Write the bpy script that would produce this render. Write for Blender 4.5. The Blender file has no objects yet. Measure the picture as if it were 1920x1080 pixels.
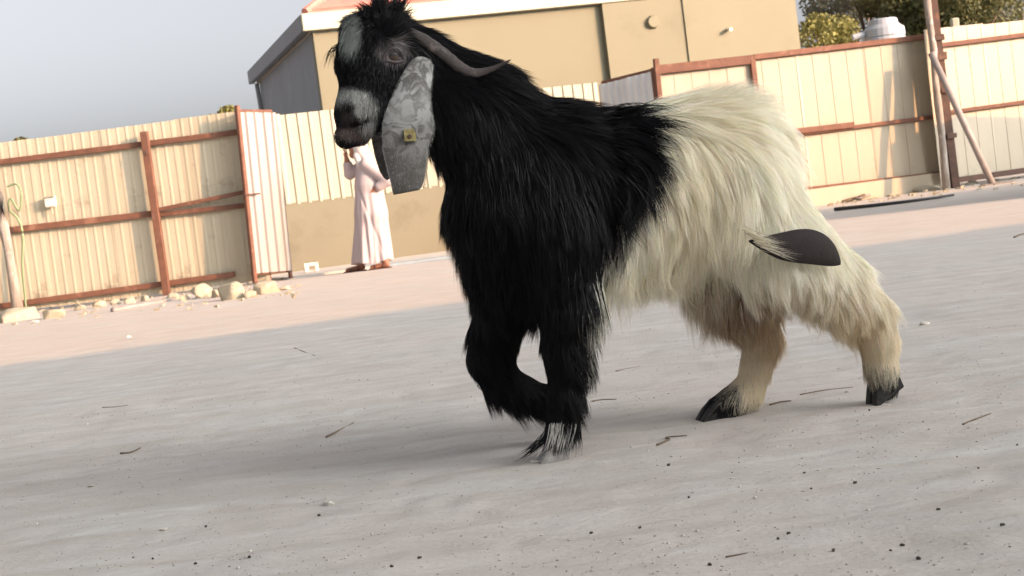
import bpy, bmesh, math, random
import numpy as np
from mathutils import Vector, Matrix, noise as mnoise

R = math.radians
random.seed(7)
rng = np.random.default_rng(7)
scene = bpy.context.scene
COL = scene.collection

# ------------------------------------------------------------------ camera
F = 3000.0            # focal length in photo pixels (1920 wide)
HC = 0.67             # camera height: held low
ROLL, PITCH = R(7.2), R(3.03)
_c, _s = math.cos(ROLL), math.sin(ROLL)
CAM = np.array([0.0, 0.0, HC])
FW = np.array([0, math.cos(PITCH), -math.sin(PITCH)])
U0 = np.array([0, math.sin(PITCH), math.cos(PITCH)])
R0 = np.array([1.0, 0, 0])
RT = _c * R0 - _s * U0
UP = _s * R0 + _c * U0
cd = bpy.data.cameras.new('camera')
cam = bpy.data.objects.new('camera', cd)
COL.objects.link(cam)
cd.sensor_width = 36.0
cd.lens = 36.0 * F / 1920.0
cd.clip_start, cd.clip_end = 0.05, 3000
cd.dof.use_dof = True
cd.dof.focus_distance = 4.2
cd.dof.aperture_fstop = 13.0
M = Matrix.Identity(4)
for i in range(3):
    M[i][0], M[i][1], M[i][2], M[i][3] = RT[i], UP[i], -FW[i], CAM[i]
cam.matrix_world = M
scene.camera = cam

# ------------------------------------------------------------------ light
SUN_EL, SUN_AZ = 14.0, 60.0      # azimuth measured from straight behind the camera towards its right
world = bpy.data.worlds.new('World')
scene.world = world
world.use_nodes = True
wn = world.node_tree
bg = wn.nodes['Background']
sky = wn.nodes.new('ShaderNodeTexSky')
sky.sky_type = 'NISHITA'
sky.sun_disc = False
sky.sun_elevation = R(SUN_EL)
sky.sun_rotation = R(180 - SUN_AZ)
sky.altitude = 0
sky.air_density = 0.5
sky.dust_density = 5.6
sky.ozone_density = 2.0
bw = wn.nodes.new('ShaderNodeRGBToBW')               # dusty evening air: the whole sky greyed evenly
haz = wn.nodes.new('ShaderNodeMix'); haz.data_type = 'RGBA'
haz.inputs[0].default_value = .9
wn.links.new(sky.outputs[0], bw.inputs[0])
wn.links.new(sky.outputs[0], haz.inputs[6]); wn.links.new(bw.outputs[0], haz.inputs[7])
wn.links.new(haz.outputs[2], bg.inputs[0])
bg.inputs[1].default_value = 0.15
sl = bpy.data.lights.new('sun', 'SUN')
sl.energy = 2.0
sl.angle = R(0.25)
sl.color = (0.95, 0.49, 0.22)
so = bpy.data.objects.new('sun', sl)
COL.objects.link(so)
sdir = Vector((math.sin(R(SUN_AZ)) * math.cos(R(SUN_EL)), -math.cos(R(SUN_AZ)) * math.cos(R(SUN_EL)), math.sin(R(SUN_EL))))
so.rotation_euler = sdir.to_track_quat('Z', 'Y').to_euler()
so.location = (12, -14, 9)
vs = scene.view_settings
vs.view_transform = 'Standard'
vs.look = 'None'
vs.exposure = 1.92
vs.gamma = 1.0
vs.use_curve_mapping = False
scene.cycles.max_bounces = 10
scene.cycles.diffuse_bounces = 7
scene.cycles.transmission_bounces = 7
scene.cycles.use_denoising = True

# ------------------------------------------------------------------ geometry helpers
def ray(px, py):
    return FW + (px - 960) / F * RT - (py - 540) / F * UP
def P(px, py, d):
    return CAM + d * ray(px, py)
def ground(px, py, z=0.0):
    r = ray(px, py)
    return CAM + r * ((z - HC) / r[2])
def gcol(px, d, z=0.0):
    """ground point seen in photo column px at depth d"""
    rz = (z - HC) / d
    py = 540 + F * (FW[2] + (px - 960) / F * RT[2] - rz) / UP[2]
    return P(px, py, d)
def project(p):
    q = np.asarray(p) - CAM
    d = q @ FW
    return 960 + F * (q @ RT) / d, 540 - F * (q @ UP) / d, d

class MB:
    """collects shapes, then links them as ONE mesh object"""
    def __init__(self):
        self.v, self.f = [], []
    def add(self, vs_, fs):
        o = len(self.v)
        self.v += [tuple(map(float, p)) for p in vs_]
        self.f += [tuple(i + o for i in q) for q in fs]
        return self
    def box(self, c, s, ax=None, jit=0.0, bev=0.0):
        c = np.array(c, float); s = np.array(s, float) / 2
        A = np.eye(3) if ax is None else np.array(ax, float)
        if bev > 0:
            b = min(bev, s.min() * .8)
            bm = bmesh.new()
            bmesh.ops.create_cube(bm, size=2.0)
            for v in bm.verts:
                v.co = Vector((v.co.x * s[0], v.co.y * s[1], v.co.z * s[2]))
            bmesh.ops.bevel(bm, geom=bm.edges[:], offset=b, segments=1, affect='EDGES')
            bm.verts.index_update()
            pts = [np.array(v.co) for v in bm.verts]
            fs = [tuple(v.index for v in f.verts) for f in bm.faces]
            bm.free()
        else:
            pts = [np.array([x, y, z]) * s for x in (-1, 1) for y in (-1, 1) for z in (-1, 1)]
            fs = [(0, 1, 3, 2), (4, 6, 7, 5), (0, 4, 5, 1), (2, 3, 7, 6), (0, 2, 6, 4), (1, 5, 7, 3)]
        if jit:
            pts = [p + rng.normal(0, jit, 3) for p in pts]
        return self.add([c + p @ A for p in pts], fs)
    def tube(self, pts, rad, n=8, flat=1.0, side=None, cap=True):
        pts = [np.array(p, float) for p in pts]
        if np.isscalar(rad): rad = [rad] * len(pts)
        vs_, fs = [], []
        ref = np.array([0, 0, 1.0]) if side is None else np.array(side, float)
        for i, p in enumerate(pts):
            t = pts[min(i + 1, len(pts) - 1)] - pts[max(i - 1, 0)]
            t = t / (np.linalg.norm(t) + 1e-9)
            a = np.cross(t, ref)
            if np.linalg.norm(a) < 1e-3: a = np.cross(t, np.array([1.0, 0, 0]))
            a /= np.linalg.norm(a); b = np.cross(t, a)
            for k in range(n):
                th = 2 * math.pi * k / n
                vs_.append(p + rad[i] * (math.cos(th) * a + flat * math.sin(th) * b))
        for i in range(len(pts) - 1):
            for k in range(n):
                fs.append((i * n + k, i * n + (k + 1) % n, (i + 1) * n + (k + 1) % n, (i + 1) * n + k))
        if cap:
            fs.append(tuple(range(n - 1, -1, -1)))
            fs.append(tuple(range((len(pts) - 1) * n, len(pts) * n)))
        return self.add(vs_, fs)
    def mesh(self, name, off=(0, 0, 0), smooth=False):
        me = bpy.data.meshes.new(name)
        o = np.array(off, float)
        me.from_pydata([tuple(np.array(p) - o) for p in self.v], [], self.f)
        bm = bmesh.new(); bm.from_mesh(me)
        bmesh.ops.recalc_face_normals(bm, faces=bm.faces)
        bm.to_mesh(me); bm.free()
        if smooth: me.polygons.foreach_set('use_smooth', [True] * len(me.polygons))
        return me
    def build(self, name, m, parent=None, smooth=False, origin=None):
        """without a parent the vertices are world points and origin becomes the object's place;
        with a parent they are in the parent's frame"""
        me = self.mesh(name, origin if origin is not None else (0, 0, 0), smooth)
        o = link(name, me, m, parent)
        if origin is not None: o.location = origin
        return o

def link(name, me, m, parent=None):
    o = bpy.data.objects.new(name, me)
    COL.objects.link(o)
    if m is not None and me is not None and len(me.materials) == 0: me.materials.append(m)
    if parent is not None: o.parent = parent
    return o
def thing(name, label, cat, loc=(0, 0, 0), rz=0.0, group=None):
    o = bpy.data.objects.new(name, None)
    COL.objects.link(o)
    o.empty_display_size = .2
    o.location = loc; o.rotation_euler = (0, 0, rz)
    return tag(o, label, cat, group)
def tag(o, label, cat, group=None):
    o['label'] = label; o['category'] = cat
    if group: o['group'] = group
    return o
def structure(o):
    o['kind'] = 'structure'; return o
def np_mesh(name, v, f, smooth=True):
    """v (n,3), f (m,k) arrays"""
    me = bpy.data.meshes.new(name)
    v = np.ascontiguousarray(v, np.float32); f = np.ascontiguousarray(f, np.int32)
    me.vertices.add(len(v)); me.vertices.foreach_set('co', v.ravel())
    k = f.shape[1]
    me.loops.add(f.size); me.loops.foreach_set('vertex_index', f.ravel())
    me.polygons.add(len(f))
    me.polygons.foreach_set('loop_start', np.arange(0, f.size, k, dtype=np.int32))
    if smooth: me.polygons.foreach_set('use_smooth', np.ones(len(f), bool))
    me.update(calc_edges=True)
    me.validate()
    return me
def set_col(me, c, name='tint'):
    a = me.color_attributes.new(name, 'FLOAT_COLOR', 'POINT')
    c4 = np.ones((len(c), 4), np.float32); c4[:, :3] = c
    a.data.foreach_set('color', c4.ravel())

# ------------------------------------------------------------------ materials
MATS = {}
def nt(m): return m.node_tree
def N(m, t, **kw):
    n = nt(m).nodes.new(t)
    for k, v in kw.items(): setattr(n, k, v)
    return n
def L(m, a, b): nt(m).links.new(a, b)
def base(name, col=(.5, .5, .5), rough=.7, metal=0.0, spec=.5):
    m = bpy.data.materials.new(name); m.use_nodes = True
    b = m.node_tree.nodes['Principled BSDF']
    b.inputs['Base Color'].default_value = (*col, 1)
    b.inputs['Roughness'].default_value = rough
    b.inputs['Metallic'].default_value = metal
    b.inputs['Specular IOR Level'].default_value = spec
    MATS[name] = m
    return m, b
def noise_tex(m, scale, detail=4, rough=.55, vec=None, stretch=None, dist=0.0):
    n = N(m, 'ShaderNodeTexNoise')
    n.inputs['Scale'].default_value = scale; n.inputs['Detail'].default_value = detail
    n.inputs['Roughness'].default_value = rough; n.inputs['Distortion'].default_value = dist
    if stretch is not None:
        mp = N(m, 'ShaderNodeMapping'); mp.inputs['Scale'].default_value = stretch
        if vec is None:
            vec = N(m, 'ShaderNodeTexCoord').outputs['Object']
        L(m, vec, mp.inputs[0]); vec = mp.outputs[0]
    if vec is not None: L(m, vec, n.inputs['Vector'])
    return n
def ramp(m, src, stops):
    r = N(m, 'ShaderNodeValToRGB')
    e = r.color_ramp.elements
    while len(e) < len(stops): e.new(.5)
    for el, (p, c) in zip(e, stops):
        el.position = p; el.color = (*c, 1) if len(c) == 3 else c
    L(m, src, r.inputs[0]); return r
def mix(m, fac, a, b, mode='MIX'):
    n = N(m, 'ShaderNodeMix', data_type='RGBA', blend_type=mode)
    for s_, v in ((n.inputs[0], fac), (n.inputs[6], a), (n.inputs[7], b)):
        if hasattr(v, 'links') or isinstance(v, bpy.types.NodeSocket): L(m, v, s_)
        elif isinstance(v, (int, float)): s_.default_value = v
        else: s_.default_value = (*v, 1)
    return n.outputs[2]
def bump(m, b, h, strength=.3, dist=.01):
    n = N(m, 'ShaderNodeBump'); n.inputs['Strength'].default_value = strength; n.inputs['Distance'].default_value = dist
    L(m, h, n.inputs['Height']); L(m, n.outputs[0], b.inputs['Normal']); return n
def worn(name, c1, c2, scale=3.0, rough=.7, stretch=None, bscale=40, bstr=.15, spec=.4, c3=None, s3=1.2, world=False):
    """two-tone mottled paint/stone/wood with fine relief"""
    m, b = base(name, c1, rough, spec=spec)
    tc = N(m, 'ShaderNodeNewGeometry').outputs['Position'] if world else N(m, 'ShaderNodeTexCoord').outputs['Object']
    n1 = noise_tex(m, scale, 6, .6, tc, stretch)
    rr = ramp(m, n1.outputs[0], [(.32, (0, 0, 0)), (.68, (1, 1, 1))])
    col = mix(m, rr.outputs[0], c1, c2)
    if c3 is not None:
        n3 = noise_tex(m, s3, 8, .7, tc)
        r3 = ramp(m, n3.outputs[0], [(.56, (0, 0, 0)), (.66, (1, 1, 1))])
        col = mix(m, r3.outputs[0], col, c3)
    oi = N(m, 'ShaderNodeObjectInfo')
    hv = N(m, 'ShaderNodeHueSaturation'); L(m, col, hv.inputs['Color'])
    mr = N(m, 'ShaderNodeMapRange'); mr.inputs[3].default_value = .86; mr.inputs[4].default_value = 1.07
    L(m, oi.outputs['Random'], mr.inputs[0]); L(m, mr.outputs[0], hv.inputs['Value'])
    L(m, hv.outputs[0], b.inputs['Base Color'])
    n2 = noise_tex(m, bscale, 5, .6, tc)
    bump(m, b, n2.outputs[0], bstr, .01)
    return m

m_cream_l = worn('cream_sheet_weathered', (.50, .45, .335), (.45, .40, .295), 2.2, .5, (3, 3, .35), 60, .05, c3=(.33, .285, .21), s3=1.9)
m_cream_r = worn('cream_sheet', (.42, .365, .275), (.395, .34, .25), 2.0, .5, (3, 3, .35), 60, .05, c3=(.33, .315, .235), s3=1.3)
m_cream_b = worn('cream_sheet_pale', (.36, .345, .265), (.335, .32, .245), 2.0, .5, (3, 3, .35), 60, .04, c3=(.30, .28, .21), s3=1.2)
m_leaf_l = worn('gate_sheet_pink_cream', (.36, .335, .315), (.31, .285, .265), 2.4, .5, (3, 3, .3), 60, .05)
m_leaf_r = worn('gate_sheet_grey', (.70, .72, .74), (.60, .62, .65), 2.4, .45, (3, 3, .3), 60, .05)
m_rust = worn('rusty_steel', (.185, .085, .054), (.13, .06, .04), 9, .8, None, 90, .25, c3=(.25, .13, .085), s3=5)
m_rustdark = worn('dark_rusty_steel', (.13, .07, .05), (.07, .045, .035), 9, .8, None, 90, .3, c3=(.22, .10, .06), s3=5)
m_bark = worn('weathered_pole_wood', (.36, .32, .28), (.20, .165, .135), 6, .9, (4, 4, .6), 30, .6, c3=(.50, .47, .43), s3=4)
m_pipe = worn('galvanised_pipe', (.30, .27, .25), (.24, .21, .20), 8, .55, None, 60, .1)
m_stone = worn('limestone_rubble', (.42, .38, .29), (.33, .29, .21), 5, .9, None, 25, .6, c3=(.48, .45, .37), s3=6)
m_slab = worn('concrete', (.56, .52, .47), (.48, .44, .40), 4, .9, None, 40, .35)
m_plinth = worn('tan_render', (.22, .205, .145), (.205, .19, .135), 1.3, .9, None, 50, .2, c3=(.185, .17, .12), s3=.8)
m_housew = worn('ochre_house_render', (.225, .205, .14), (.213, .195, .133), .7, .9, None, 60, .12, c3=(.195, .178, .122), s3=.5)
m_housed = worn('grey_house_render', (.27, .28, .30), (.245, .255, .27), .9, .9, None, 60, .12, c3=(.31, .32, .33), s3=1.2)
m_fascia = worn('cream_fascia', (.50, .48, .37), (.46, .445, .34), 1.2, .6, None, 60, .05)
m_tile = worn('red_roof_tile', (.50, .21, .17), (.42, .17, .135), 4, .8, None, 30, .3)
m_roofgrey = worn('pale_roof_sheet', (.52, .45, .37), (.46, .40, .33), 1.5, .7, None, 40, .1)
m_tank = worn('grey_white_plastic', (.36, .38, .41), (.31, .33, .36), 3, .5, None, 40, .1)
m_bounce = worn('bounce_white', (.80, .78, .74), (.76, .74, .70), 1.2, .9, None, 40, .2)  # pale so the added unseen wall bounces light into the shade
m_hoseblack = base('black_hose', (.02, .018, .017), .6)[0]
m_hosegreen = worn('green_hose', (.20, .27, .15), (.16, .22, .12), 10, .5)
m_white = worn('white_plastic', (.78, .74, .66), (.70, .66, .58), 6, .5)
m_brick = worn('red_brown_brick', (.42, .24, .15), (.36, .20, .13), 6, .9, None, 40, .4)
m_twig = worn('dry_twig', (.20, .15, .10), (.12, .09, .06), 20, .9)
m_dung = base('dark_dropping', (.045, .036, .028), .8)[0]
m_chip = worn('pale_stone_chip', (.62, .58, .52), (.52, .48, .42), 30, .9)
m_cloth = worn('pink_white_cotton', (.50, .425, .435), (.47, .40, .41), 7, .9, None, 200, .08)
m_scarf = worn('white_cotton', (.60, .56, .54), (.57, .53, .51), 7, .9)
m_skin = worn('brown_skin', (.27, .12, .075), (.24, .11, .07), 9, .55, None, 120, .05)
m_leather = worn('brown_leather', (.10, .045, .03), (.07, .03, .02), 12, .6)

# ground: trodden pale sand
m_ground, gb = base('trodden_sand', (.5, .44, .38), .95, spec=.15)
pos = N(m_ground, 'ShaderNodeNewGeometry').outputs['Position']
g1 = noise_tex(m_ground, .55, 5, .6, pos)
g2 = noise_tex(m_ground, 5.0, 6, .62, pos, (.45, 1.5, 1), .6)
g3 = noise_tex(m_ground, 70.0, 4, .6, pos)
c = mix(m_ground, ramp(m_ground, g1.outputs[0], [(.38, (0, 0, 0)), (.64, (1, 1, 1))]).outputs[0], (.53, .51, .475), (.57, .50, .455))
c = mix(m_ground, ramp(m_ground, g2.outputs[0], [(.36, (0, 0, 0)), (.60, (1, 1, 1))]).outputs[0], (.47, .42, .375), c)
c = mix(m_ground, ramp(m_ground, g2.outputs[0], [(.58, (0, 0, 0)), (.74, (1, 1, 1))]).outputs[0], c, (.60, .575, .53))
c = mix(m_ground, .22, c, ramp(m_ground, g3.outputs[0], [(.3, (.38, .345, .31)), (.7, (.60, .57, .53))]).outputs[0])
L(m_ground, c, gb.inputs['Base Color'])
ma = N(m_ground, 'ShaderNodeMath', operation='MULTIPLY'); L(m_ground, g3.outputs[0], ma.inputs[0]); ma.inputs[1].default_value = .2
mb_ = N(m_ground, 'ShaderNodeMath', operation='ADD'); L(m_ground, ma.outputs[0], mb_.inputs[0]); L(m_ground, g2.outputs[0], mb_.inputs[1])
bump(m_ground, gb, mb_.outputs[0], .5, .03)

# ------------------------------------------------------------------ ground
def vnoise(x, y, seed=0):
    xi, yi = np.floor(x).astype(np.int64), np.floor(y).astype(np.int64)
    fx, fy = x - xi, y - yi
    fx = fx * fx * (3 - 2 * fx); fy = fy * fy * (3 - 2 * fy)
    def h(a, b):
        n = (a * 374761393 + b * 668265263 + seed * 974634777) & 0xffffffff
        n = ((n ^ (n >> 13)) * 1274126177) & 0xffffffff
        return ((n ^ (n >> 16)) & 0xffff) / 65535.0 - .5
    return (h(xi, yi) * (1 - fx) + h(xi + 1, yi) * fx) * (1 - fy) + (h(xi, yi + 1) * (1 - fx) + h(xi + 1, yi + 1) * fx) * fy
_sr = np.random.default_rng(21)
STAMP = [(a, b, c_, d) for a, b, c_, d in zip(_sr.uniform(-1.9, 2.3, 170), 1.4 + 6 * _sr.random(170) ** 1.4, _sr.uniform(.035, .085, 170), _sr.uniform(.3, 1.0, 170)) if not (-.35 < a - .25 < 1.5 and 3.7 < b < 5.0)]
def gh(x, y):
    x = np.asarray(x, float); y = np.asarray(y, float)
    near = np.clip((14 - y) / 6, 0, 1) * np.clip((y - .4) / .5, 0, 1)
    z = .013 * vnoise(x * 2.1, y * 2.6, 1) + .008 * vnoise(x * 6.3, y * 8.2, 2) + .005 * vnoise(x * 19, y * 23, 3)
    far = .05 * vnoise(x * .21, y * .25, 4) * np.clip((np.abs(y) - 6) / 8, 0, 1)
    for sx_, sy_, sr_, sd_ in STAMP:      # hoof prints and scuffs: a dent with a soft rim
        q = ((x - sx_) / sr_) ** 2 + ((y - sy_) / (sr_ * 1.3)) ** 2
        z = z + np.where(q < 9, .008 * sd_ * (q - 1.0) * np.exp(-q * 1.1), 0)
    return z * near + far
xs = np.concatenate([-np.geomspace(400, 3.4, 46), np.arange(-3.3, 3.31, .022), np.geomspace(3.4, 400, 46)])
ys = np.concatenate([-np.geomspace(300, .8, 30), np.arange(-.5, 1.2, .12), np.arange(1.2, 5.6, .022), np.arange(5.6, 14, .07), np.geomspace(14.1, 800, 60)])
gx, gy = np.meshgrid(xs, ys)
gv = np.stack([gx.ravel(), gy.ravel(), gh(gx, gy).ravel()], 1)
nx, ny = len(xs), len(ys)
ii = (np.arange(ny - 1)[:, None] * nx + np.arange(nx - 1)[None, :]).ravel()
gf = np.stack([ii, ii + 1, ii + nx + 1, ii + nx], 1)
structure(link('ground', np_mesh('ground', gv, gf), m_ground))

def rock_mesh(seed, sx, sy, sz, sub=2, amp=.25):
    """angular broken stone: the hull of a handful of points"""
    r_ = np.random.default_rng(seed + 100)
    bm = bmesh.new()
    for q in range(16):
        u = r_.normal(0, 1, 3); u /= np.linalg.norm(u); u = np.clip(u * r_.uniform(.8, 1.15), -.78, .78)
        bm.verts.new((u[0] * sx, u[1] * sy, u[2] * sz))
    bmesh.ops.convex_hull(bm, input=bm.verts[:])
    bmesh.ops.delete(bm, geom=[v for v in bm.verts if not v.link_faces], context='VERTS')
    bmesh.ops.bevel(bm, geom=bm.edges[:], offset=min(sx, sy, sz) * .09, segments=1, affect='EDGES')
    me = bpy.data.meshes.new('rock'); bm.to_mesh(me); bm.free()
    return me

# ------------------------------------------------------------------ fences
class Frame:
    """vertical plane through two ground points; local x runs along it, local -y faces the camera"""
    def __init__(self, a, b):
        self.a = np.array([a[0], a[1], 0.0]); d = np.array([b[0] - a[0], b[1] - a[1], 0.0])
        self.len = np.linalg.norm(d); self.e = d / self.len
        self.n = np.array([self.e[1], -self.e[0], 0])      # towards camera
        self.rz = math.atan2(self.e[1], self.e[0])
    def at(self, px, py, off=0.0):
        """photo point on the plane (off metres in front of it) -> local x, z"""
        r = ray(px, py); q = self.a + self.n * off - CAM
        t = (q @ self.n) / (r @ self.n)
        p = CAM + t * r - self.a
        return p @ self.e, p[2]
def sheet_mesh(width, h, pitch, depth, flat, th=.003, lean=0.0):
    """trapezoid-ribbed metal sheet with front and back faces"""
    prof, x = [], 0.0
    n = max(1, int(round(width / pitch))); p = width / n
    rib = p * (1 - flat)
    for k in range(n):
        x0 = k * p
        prof += [(x0, 0), (x0 + p * flat, 0), (x0 + p * flat + rib * .28, -depth), (x0 + p - rib * .28, -depth)]
    prof.append((width + .03, 0))
    v, f = [], []
    nz = 4
    for s_ in (0, 1):
        for j in range(nz):
            z = h * j / (nz - 1)
            for (a, b) in prof:
                v.append((a, b + s_ * th, z))
    m_ = len(prof)
    o = nz * m_
    for j in range(nz - 1):
        for i in range(m_ - 1):
            a = j * m_ + i
            f.append((a, a + 1, a + m_ + 1, a + m_)); f.append((o + a + 1, o + a, o + a + m_, o + a + m_ + 1))
    for i in range(m_ - 1):
        f.append((i + 1, i, o + i, o + i + 1)); a = (nz - 1) * m_ + i; f.append((a, a + 1, o + a + 1, o + a))
    for j in range(nz - 1):
        a = j * m_; f.append((a, a + m_, o + a + m_, o + a)); a += m_ - 1; f.append((a + m_, a, o + a, o + a + m_))
    mb = MB(); mb.add(v, f)
    return mb.mesh('sheet')
def sheets(root, mat_, x0, x1, w, z0, h, pitch, depth, flat, zj=.012, tilt=.004):
    n = max(1, int(round((x1 - x0) / w))); ww = (x1 - x0) / n
    me = sheet_mesh(ww, h, pitch, depth, flat)
    me.materials.append(mat_)
    for k in range(n):
        o = link('sheet', me, None, root)
        o.location = (x0 + k * ww, -.006 * (k % 2), z0 + random.uniform(-zj, zj))
        o.rotation_euler = (random.uniform(-.004, .004), random.uniform(-tilt, tilt), random.uniform(-.003, .003))
def rail(root, name, m, p0, p1, th, depth, y, jit=.003):
    (xa, za), (xb, zb) = p0, p1
    d = np.array([xb - xa, 0, zb - za]); ln = np.linalg.norm(d); d /= ln
    ax = [d, [0, 1, 0], np.cross(d, [0, 1, 0])]
    return MB().box(((xa + xb) / 2, y, (za + zb) / 2), (ln, depth, th), ax, 0, .006).build(name, m, root)

# left fence -------------------------------------------------------
LF = Frame(gcol(-60, 22.2), gcol(512, 21.75))
lf = thing('corrugated_fence', 'weathered cream ribbed-sheet fence with rust-brown rails left of the gate opening', 'fence', LF.a, LF.rz)
xE = LF.at(500, 500)[0]
sheets(lf, m_cream_l, -9.0, xE, 1.0, .04, 2.32, .135, .0045, .62)
yr = -.055
A = lambda x, y: LF.at(x, y, .06)
rail(lf, 'rail', m_rust, A(-1250, 461), A(452, 247), .075, .05, yr)
rail(lf, 'rail', m_rust, A(-1250, 577), A(300, 399), .085, .05, yr)
rail(lf, 'rail', m_rust, A(300, 402), A(470, 384), .065, .05, yr)
rail(lf, 'rail', m_rust, A(300, 393), A(470, 358), .055, .05, yr - .05)
rail(lf, 'rail', m_rust, A(-1250, 744), A(440, 514), .075, .06, yr)
rail(lf, 'post', m_rust, A(273, 247), A(317, 556), .10, .08, -.13)
rail(lf, 'post_plate', m_rustdark, A(276, 283), A(278, 291), .06, .02, -.18)
rail(lf, 'post', m_rust, A(474, 300), A(500, 530), .07, .06, -.02 + .09)
# wooden pole, hose, tap box at the far left
pl = [LF.at(-6, 320, .3), LF.at(4, 400, .3), LF.at(18, 470, .3), LF.at(30, 572, .3)]
pole = MB(); pole.tube([(x, -.3, z) for x, z in pl], [.05, .06, .075, .085], 9)
def world_pts(fr, pts, off):
    return [fr.a + fr.e * x + fr.n * off + np.array([0, 0, z]) for x, z in pts]
pw = world_pts(LF, [LF.at(a, b, .3) for a, b in [(-8, 320), (0, 370), (6, 420), (16, 470), (24, 520), (33, 578)]], .3)
pw[-1][2] = -.03
o = MB().tube(pw, [.045, .05, .07, .062, .07, .085], 9).build('wooden_pole', m_bark, None, True, pw[-1])
tag(o, 'crooked weathered wooden pole leaning at the left edge before the cream fence', 'pole')
hs = [(14, 350), (30, 345), (40, 362), (36, 395), (20, 372), (17, 392), (33, 410), (43, 440), (42, 500), (47, 568)]
hw = world_pts(LF, [LF.at(a, b, .16) for a, b in hs], .16)
hw[-1][2] = 0.01
def smooth_path(pts, n=6):
    pts = [np.array(p, float) for p in pts]; q = [pts[0]] + pts + [pts[-1]]
    out = []
    for i in range(1, len(q) - 2):
        for k in range(n):
            t = k / n
            a, b, c_, d = q[i - 1], q[i], q[i + 1], q[i + 2]
            out.append(.5 * ((2 * b) + (-a + c_) * t + (2 * a - 5 * b + 4 * c_ - d) * t * t + (-a + 3 * b - 3 * c_ + d) * t ** 3))
    out.append(pts[-1]); return out
o = MB().tube(smooth_path(hw, 5), .016, 7).build('garden_hose', m_hosegreen, None, True, hw[-1])
tag(o, 'green hose looped and hanging down the left fence beside the wooden pole', 'hose')
bx_, bz_ = LF.at(93, 378, .1)
bp = LF.a + LF.e * bx_ + LF.n * .07 + np.array([0, 0, bz_])
jb = thing('wall_box', 'small cream box fixed to the left fence above the middle rail', 'box', bp, LF.rz)
MB().box((0, 0, 0), (.15, .07, .15), None, 0, .012).build('body', m_white, jb)
MB().box((0, -.042, .062), (.17, .02, .025), None, 0, .005).build('lid', m_cream_b, jb)
MB().tube([(0, .0, -.07), (.005, .0, -.16)], .011, 6).build('conduit', m_cream_b, jb)

# left gate leaf, swung out towards the camera ----------------------
ga, gbp = gcol(478, 21.45), gcol(545, 21.95)
GL = Frame(ga, gbp)
gl = thing('gate_leaf', 'pinkish cream ribbed gate leaf with brown edge post, swung open at the left fence end', 'gate', GL.a, GL.rz)
gl.rotation_euler.y = R(2.4)
zt = 2.33
sheets(gl, m_leaf_l, .03, GL.len, GL.len / 2 - .01, .16, zt - .16, .16, .03, .55, .003, .001)
MB().box((0, -.01, (zt + .12) / 2), (.06, .06, zt + .06), None, 0, .008).build('stile', m_rust, gl)
MB().box((GL.len + .05, .05, zt / 2), (.05, .05, zt - .1), None, 0, .008).build('stile', m_rust, gl)
MB().box((GL.len / 2, .04, zt + .02), (GL.len, .045, .045), None, 0, .008).build('top_rail', m_rust, gl)
MB().box((GL.len / 2, .04, zt * .5), (GL.len, .045, .045), None, 0, .008).build('middle_rail', m_rust, gl)
MB().box((GL.len / 2, .04, .16), (GL.len, .045, .05), None, 0, .008).build('bottom_rail', m_rust, gl)
MB().tube([(-.06, -.05, 1.22), (.2, -.06, 1.225)], .012, 6).build('bolt', m_rustdark, gl)

# right fence --------------------------------------------------------
RF = Frame(gcol(1262, 25.0), gcol(1762, 26.1))
rf = thing('corrugated_fence', 'bright cream sheet fence with brown top rail between gate and tall double pole', 'fence', RF.a, RF.rz)
A = lambda x, y: RF.at(x, y, .06)
ztop = RF.at(1500, 96, 0)[1]
sheets(rf, m_cream_r, .02, RF.len + .12, 1.15, .30, ztop - .30, .29, .006, .93)
rail(rf, 'rail', m_rust, A(1232, 131), A(1413, 111), .14, .06, -.05)
rail(rf, 'rail', m_rust, A(1413, 107), A(1752, 67), .085, .06, -.05)
rail(rf, 'rail', m_rust, A(1240, 284), A(1752, 219), .06, .05, -.05)
rail(rf, 'board', m_rust, A(1478, 248), A(1600, 234), .09, .05, -.09)
rail(rf, 'rail', m_rust, A(1240, 387), A(1770, 323), .05, .05, -.05)
rail(rf, 'post', m_rust, A(1411, 112), A(1438, 340), .085, .07, -.05)
rail(rf, 'post', m_rust, A(1230, 110), A(1255, 375), .08, .08, -.05)
MB().box((RF.len / 2, 0.0, .14), (RF.len, .16, .30), None, 0, .01).build('plinth', m_cream_r, rf)
RG = Frame(gcol(1766, 25.9), gcol(2080, 26.8))
rg = thing('corrugated_fence', 'taller cream sheet fence with brown rails at the far right, past the double pole', 'fence', RG.a, RG.rz)
A = lambda x, y: RG.at(x, y, .06)
ztop = RG.at(1840, 44, 0)[1]
sheets(rg, m_cream_r, 0, RG.len, 1.0, .14, ztop - .14, .29, .006, .93, .03)
rail(rg, 'rail', m_rust, A(1762, 85), A(2060, 48), .07, .06, -.05)
rail(rg, 'rail', m_rust, A(1768, 212), A(2060, 172), .06, .06, -.05)
rail(rg, 'rail', m_rustdark, A(1790, 338), A(2060, 300), .09, .06, -.05)
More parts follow.
